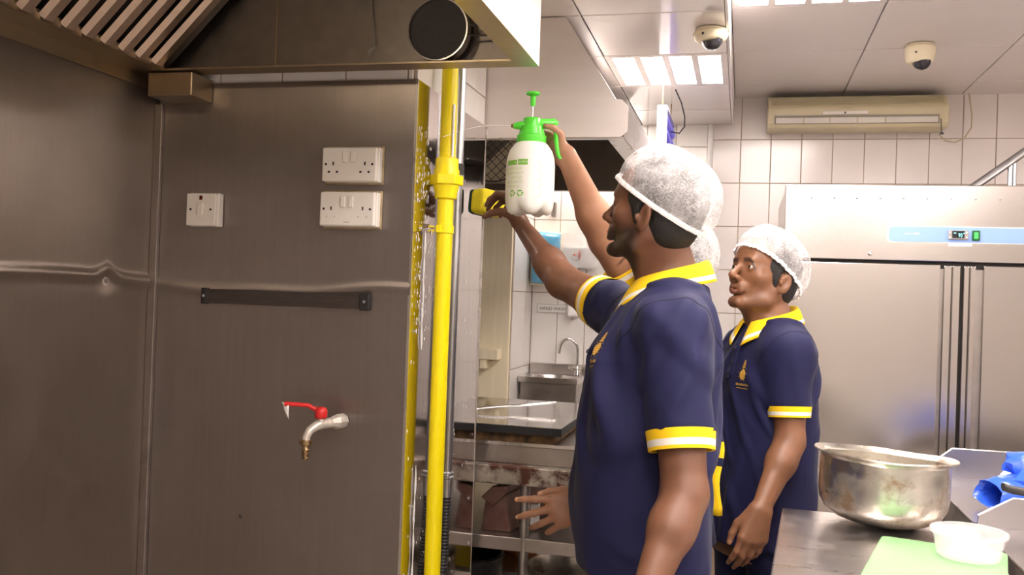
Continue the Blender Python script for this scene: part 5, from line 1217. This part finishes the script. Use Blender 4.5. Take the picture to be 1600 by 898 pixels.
    for k, sg in (('L', -1), ('R', 1)):
        sh_ = Vector(J['sh' + k]); ax_ = (Vector(J['el' + k]) - sh_).normalized(); nr = (tr_ * sg * 0.8 + ax_ * 0.55).normalized(); c_s = sh_ - nr * 0.012 - Vector((0, 0, 0.01))
        e1 = (Vector((0, 0, 1)) - nr * nr.z).normalized(); e2 = nr.cross(e1); run = []
        for q_ in range(-40, 41):
            a = math.radians(2.9 * q_); h = bvh.ray_cast(c_s, e1 * math.cos(a) + e2 * math.sin(a))
            if h[0] is not None and h[3] < 0.125: run.append(h[0] + (-h[1] if h[1].dot(e1 * math.cos(a) + e2 * math.sin(a)) < 0 else h[1]) * 0.0002)
        if len(run) > 8: build(MB().tube(run, 0.0011, 6), 'sleeve_seam', 'seam_thread', shirt, smooth=60)
    if J['logo']:
        p, nn = on_chest(*J['logo']); build(embroider(bvh, p, nn, (0, 0, 1), emblem()), 'chest_emblem', 'gold_thread', shirt, label='small gold embroidered bulb emblem')
    # trousers and shoes
    Q = SDF(); Q.u(loft([(hip.x, hip.y, 0.72, 0.150, 0.112), (hip.x, hip.y, 0.82, 0.160, 0.120), (hip.x, hip.y, hem + 0.06, 0.158, 0.122)], tf), 0.02)
    for sg in (-1, 1):
        c = Vector((hip.x, hip.y, hz)) + tr_ * sg * 0.082; an = Vector((c.x, c.y, 0.06)) + tf * 0.01
        Q.u(cap(c - Vector((0, 0, 0.08)), mid(c, an, 0.5), 0.088, 0.070), 0.03); Q.u(cap(mid(c, an, 0.5), an, 0.070, 0.058), 0.03)
    Q.cut(lambda Z: 0.045 - Z[..., 2], 0.003)
    tv, tq = Q.mesh((hip.x - 0.26, hip.y - 0.26, 0.03), (hip.x + 0.26, hip.y + 0.26, hem + 0.08), 0.010)
    finish(np_mesh('trousers', tv, tq, base), 'trousers', 'trouser', root, None, 0, 0)
    for sg in (-1, 1):
        c = Vector((hip.x, hip.y, 0)) + tr_ * sg * 0.082; F_ = SDF()
        F_.u(cap(c + tf * -0.045 + Vector((0, 0, 0.040)), c + tf * 0.15 + Vector((0, 0, 0.034)), 0.040, 0.036), 0.02); F_.u(cap(c + Vector((0, 0, 0.05)), c + Vector((0, 0, 0.09)), 0.045, 0.042), 0.03)
        F_.cut(lambda Z: 0.001 - Z[..., 2], 0.002)
        fv, fq = F_.mesh(np.array(c) - (0.24, 0.24, 0.02), np.array(c) + (0.24, 0.24, 0.16), 0.008)
        finish(np_mesh('shoe', fv, fq, base), 'shoe', 'shoe', root, None, 0, 0)
    return root, bvh

relaxed = ((0.30, 0.45, 0.30), (0.35, 0.50, 0.30), (0.40, 0.50, 0.30), (0.45, 0.50, 0.30))
IX, IU, IT = IMG_X.normalized(), Vector((0, 0, 1)), -Vector((IMG_Z.x, IMG_Z.y, 0)).normalized()      # image right, up, towards the camera
def dirv(a, b, c): return (IX * a + IU * b + IT * c).normalized()
person('A', 'man in front with yellow-collared navy polo pressing a sponge to the wall', 'skin_A', dict(shirt='navy'),
    arms=(0.058, 0.050, 0.044, 0.045, 0.029),
    hands=dict(L=dict(d=dirv(-0.5, -1, 0.3), n=dirv(0.3, 0, 1), curl=relaxed),
               R=dict(d=dirv(-0.30, 0.85, -0.35), n=dirv(0.90, 0.30, 0.30), curl=((0.95, 0.85, 0.4), (1.05, 0.9, 0.4), (1.1, 0.9, 0.4), (1.1, 0.9, 0.4)), spread=(0.10, 0.02, -0.06, -0.12), thumb=((0.50, 0.55, 0.65), (0.25, 0.15, 0.95), (0.05, -0.10, 1.0)))),
    vox=0.0036, sleeve_t=dict(L=0.635, R=0.40), sleeve_r=(0.074, 0.064), hem=0.872, beard=(0.93, 0.95, 0.95), fold_amp=0.0105, look=(-0.1, 0.1))
person('B', 'hidden person behind the front man, raised arm holding the spray bottle', 'skin_B', dict(shirt='navy'),
    arms=(0.054, 0.049, 0.045, 0.046, 0.029),
    hands=dict(L=dict(d=dirv(-0.95, -0.22, 0.10), n=dirv(0.1, 0.3, 1), curl=((0.10, 0.25, 0.2), (0.25, 0.35, 0.2), (0.45, 0.45, 0.3), (0.6, 0.5, 0.3)), spread=(0.26, 0.02, -0.16, -0.30), scale=1.08),
               R=dict(d=dirv(-0.72, 0.50, -0.42), n=dirv(0.45, 0.15, -0.85), curl=((0.70, 1.4, 0.8), (0.72, 1.45, 0.8), (0.75, 1.45, 0.8), (0.80, 1.45, 0.8)), spread=(0.05, 0.0, -0.04, -0.08), thumb=((0.45, 0.75, 0.25), (0.75, 0.30, 0.55), (0.75, -0.15, 0.60)), scale=0.88)),
    vox=0.0036, sleeve_t=dict(L=0.60, R=0.60), sleeve_r=(0.070, 0.062), hem=0.80, beard=(0.3, 0.6, 0.5))
person('C', 'man at the back in navy polo looking up beside the fridge', 'skin_C', dict(shirt='navy'),
    arms=(0.053, 0.047, 0.040, 0.040, 0.026),
    hands=dict(L=dict(d=dirv(-0.28, -0.95, 0.15), n=dirv(0.15, 0.15, 1), curl=((0.25, 0.35, 0.2), (0.28, 0.40, 0.2), (0.32, 0.42, 0.2), (0.38, 0.45, 0.2)), spread=(0.02, 0.0, -0.02, -0.05), scale=1.0),
               R=dict(d=dirv(-0.1, -1, 0), n=dirv(0, 0, -1), curl=relaxed)),
    vox=0.0030, sleeve_t=dict(L=0.62, R=0.62), sleeve_r=(0.066, 0.056), hem=0.757, beard=(0.10, 0.30, 0.45), look=(0.25, 0.0))

# ================================================================ spray bottle, its jet, the sponge
B0 = Vector(SPRAY['bottle_bottom']); bx, by = (B0.x + SPRAY['bottle_top'][0]) / 2, (B0.y + SPRAY['bottle_top'][1]) / 2; zb = B0.z
NZ = -Vector((IMG_X.x, IMG_X.y, 0)).normalized(); FT = IT                                   # nozzle direction, front of the bottle
t = thing('spray_bottle', 'white pressure spray bottle with bright green pump head and trigger', 'spray bottle', (bx, by, zb))
rows = []; n = 60
for r_, z_ in ((0.002, 0.010), (0.030, 0.006), (0.050, 0.0), (0.060, 0.006), (0.0655, 0.022), (0.0665, 0.045), (0.0665, 0.135), (0.0645, 0.155), (0.058, 0.175), (0.046, 0.192), (0.038, 0.198), (0.036, 0.206)):
    row = []
    for k in range(n):
        a = 2 * PI * k / n; q = max(0, 1 - z_ / 0.045); lobe = abs(math.cos(2.5 * a)); rr_ = r_ * (1 - 0.13 * q * (1 - lobe)); zz = z_ + q * 0.016 * (1 - lobe) * (r_ > 0.04)
        row.append((bx + rr_ * math.cos(a), by + rr_ * math.sin(a), zb + zz))
    rows.append(row)
tank = build(MB().grid(rows, closed_u=True), 'tank', 'bottle_white', t, smooth=50)
cn = Vector((bx, by, 0))
build(MB().lathe((bx, by, zb), [(0.039, 0.196), (0.0405, 0.199), (0.0405, 0.216), (0.036, 0.219), (0.030, 0.242), (0.0245, 0.243)], 40), 'screw_collar', 'lime2', t, smooth=40)
zh = zb + 0.2485
hd_ = build(MB().lathe((bx, by, zb), [(0.0245, 0.240), (0.0245, 0.262), (0.021, 0.2655), (0.006, 0.2660)], 28).tube([cn + NZ * -0.006 + Vector((0, 0, zh + 0.001)), cn - NZ * 0.062 + Vector((0, 0, zh + 0.004)), cn - NZ * 0.068 + Vector((0, 0, zh))], [0.0145, 0.0135, 0.009], 14), 'pump_head', 'lime2', t, smooth=45)
nz_ = build(MB().tube([cn + NZ * 0.018 + Vector((0, 0, zh - 0.005)), cn + NZ * 0.030 + Vector((0, 0, zh - 0.005)), cn + NZ * 0.034 + Vector((0, 0, zh - 0.005)), cn + NZ * 0.050 + Vector((0, 0, zh - 0.006))], [0.013, 0.013, 0.011, 0.0075], 16), 'nozzle', 'lime2', t, smooth=45)
build(MB().tube([cn + NZ * 0.050 + Vector((0, 0, zh - 0.006)), cn + NZ * 0.057 + Vector((0, 0, zh - 0.006))], [0.006, 0.0045], 12), 'nozzle_tip', 'brass', nz_, smooth=40)
build(MB().tube([(bx, by, zb + 0.262), (bx, by, zb + 0.310)], 0.0022, 8), 'plunger_rod', 'chrome', t, smooth=50)
build(MB().lathe((bx, by, zb + 0.298), [(0.0055, 0), (0.0065, 0.002), (0.0075, 0.026), (0.010, 0.028), (0.0185, 0.031), (0.0195, 0.034), (0.016, 0.038), (0.003, 0.039)], 24), 'plunger_knob', 'lime2', t, smooth=45)
gp = [cn - NZ * d_ + Vector((0, 0, z_)) for d_, z_ in ((0.054, zh + 0.006), (0.062, zh - 0.006), (0.066, zh - 0.03), (0.069, zh - 0.055), (0.074, zh - 0.080), (0.081, zh - 0.092))]
rows = []
for i, p in enumerate(gp):
    w = (0.011, 0.012, 0.0115, 0.011, 0.010, 0.007)[i]; th = 0.006
    rows.append([p + FT * math.cos(a) * w + NZ * math.sin(a) * th for a in [2 * PI * k / 12 for k in range(12)]])
mbg = MB().grid(rows, closed_u=True); mbg.add(rows[-1], [tuple(range(12))]); mbg.add(rows[0], [tuple(range(11, -1, -1))])
build(mbg, 'trigger_handle', 'lime2', t, smooth=50)
def wrap(mb, pts2, fs, r=0.0672):
    """wrap flat print (s along the surface, z) on the tank; s = 0 faces the camera side"""
    vs = []
    for s_, z_ in pts2:
        a = s_ / 0.0665; vs.append(cn + (FT * math.cos(a) - NZ * math.sin(a)) * r + Vector((0, 0, z_)))
    return mb.add(vs, fs)
def wrect(mb, s0, s1, z0, z1, r=0.0672, n=6):
    pts = [(s0 + (s1 - s0) * k / n, z) for k in range(n + 1) for z in (z0, z1)]
    return wrap(mb, pts, [(2 * k, 2 * k + 2, 2 * k + 3, 2 * k + 1) for k in range(n)], r)
def wtext(mb, s, size, s0, z0, r=0.0673):
    vs, fs = text_mesh(s, size); return wrap(mb, [(s0 + v.x, z0 + v.y) for v in vs], fs, r)
build(wrect(wrect(MB(), -0.036, -0.0085, zb + 0.1295, zb + 0.1445), -0.075, -0.0395, zb + 0.1295, zb + 0.1425), 'green_label', 'print_green', tank)
build(wtext(wtext(MB(), '4.5 PINTS', 0.0068, -0.0345, zb + 0.1350, 0.0675), 'L', 0.0068, -0.0445, zb + 0.1340, 0.0675), 'label_text', 'white_bright', tank)
mb = MB()
for k, (s_, st_) in enumerate((('PRESSURE SPRAYER', -0.104), ('PLANTENSPUIT', -0.082), ('SANTZE', -0.056), ('TEUR A HAUTE', -0.083), ('PRESSION', -0.072))): wtext(mb, s_, 0.0093, st_, zb + 0.1165 - 0.0118 * k)
build(mb, 'instruction_text', 'print_lime', tank)
mb = MB()
for sc_ in (-0.0515, -0.0275):
    for q in range(3):
        a0 = PI / 2 + 2 * PI * q / 3
        pts = [(sc_ + rr_ * math.cos(a0 + da), zb + 0.0540 + rr_ * math.sin(a0 + da)) for rr_, da in ((0.009, -0.75), (0.009, 0.0), (0.009, 0.62), (0.0055, 0.62), (0.0055, -0.1), (0.0055, -0.75))]
        wrap(mb, pts, [(0, 1, 4, 5), (1, 2, 3, 4)])
        wrap(mb, [(sc_ + 0.0115 * math.cos(a0 + 0.62), zb + 0.0540 + 0.0115 * math.sin(a0 + 0.62)), (sc_ + 0.003 * math.cos(a0 + 0.62), zb + 0.0540 + 0.003 * math.sin(a0 + 0.62)), (sc_ + 0.0075 * math.cos(a0 + 1.1), zb + 0.0540 + 0.0075 * math.sin(a0 + 1.1))], [(0, 1, 2)])
build(mb, 'recycling_marks', 'print_green', tank)
mb = wrect(MB(), 0.0265, 0.0275, zb + 0.0425, zb + 0.1425)
for k in range(5):
    z_ = zb + 0.0445 + 0.0235 * k; wrect(mb, 0.012, 0.0265, z_, z_ + 0.001)
    wrect(mb, 0.0275, 0.038, z_ + 0.0105, z_ + 0.0115)
build(mb, 'scale_marks', 'print_lime', tank)
# jet of water from the nozzle to the wall
jp = cn + NZ * 0.057 + Vector((0, 0, zh - 0.006)); je = Vector(SPRAY['jet_end'])
pts = [jp.lerp(je, k / 14) + Vector((0, 0, 0.012 * math.sin(PI * k / 14))) for k in range(15)]
solo(MB().tube(pts, [0.0007 + 0.0002 * math.sin(k * 2) for k in range(15)], 6), 'water_jet', 'water', 'thin arc of water shooting from the green nozzle', 'water jet', smooth=60)
# sponge
c = Vector(SPRAY['sponge']); pn = dirv(-0.75, 0, -0.65); la = dirv(-0.65, 0, 0.75); up_ = Vector((0, 0, 1)); tw = Quaternion(pn, math.radians(5)); la = tw @ la; up_ = tw @ up_
t = thing('sponge', 'yellow kitchen sponge with dark scouring pad held against the cladding', 'sponge', c - Vector((0, 0, 0.038)))
def soft_block(lo, hi, nx=14):
    """block between pn-depths lo and hi with softly pillowed, slightly squeezed faces"""
    rows = []
    for i in range(nx + 1):
        th = PI * i / nx; row = []
        for k in range(44):
            a = 2 * PI * k / 44; x = abs(math.cos(a)) ** 0.28 * (1 if math.cos(a) > 0 else -1); y = abs(math.sin(a)) ** 0.28 * (1 if math.sin(a) > 0 else -1)
            w = math.sin(th) ** 0.16 if 0 < i < nx else 0.02; d = lo + (hi - lo) * (0.5 - 0.5 * abs(math.cos(th)) ** 0.5 * (1 if math.cos(th) > 0 else -1))
            p = c + la * x * 0.055 * w + up_ * y * 0.038 * w * (1 + 0.03 * math.sin(5 * x)) + pn * d
            row.append(p)
        rows.append(row)
    return MB().grid(rows, closed_u=True)
build(soft_block(-0.026, 0.0215), 'foam', 'sponge_yellow', t, smooth=50)
build(soft_block(0.0205, 0.0285), 'scouring_pad', 'scour_green', t, smooth=50)
# yellow cloth with a navy stripe hanging at the hidden person's hip
c = Vector(SPRAY['cloth'])
rows = [[c + IX * (0.045 * u_ - 0.02 + 0.006 * math.sin(8 * v_)) + IT * (0.01 * math.sin(6 * u_ + 3 * v_)) + Vector((0, 0, 0.10 - 0.22 * v_)) for u_ in (0, 0.25, 0.5, 0.75, 1)] for v_ in [k / 10 for k in range(11)]]
solo(MB().grid(rows, mi=[1, 0, 0, 1, 0, 0, 0, 0, 0, 0]), 'cloth', ['knit_yellow', 'navy'], 'sliver of yellow cloth with navy stripe showing between the two men', 'cloth', smooth=60, solid=0.006)
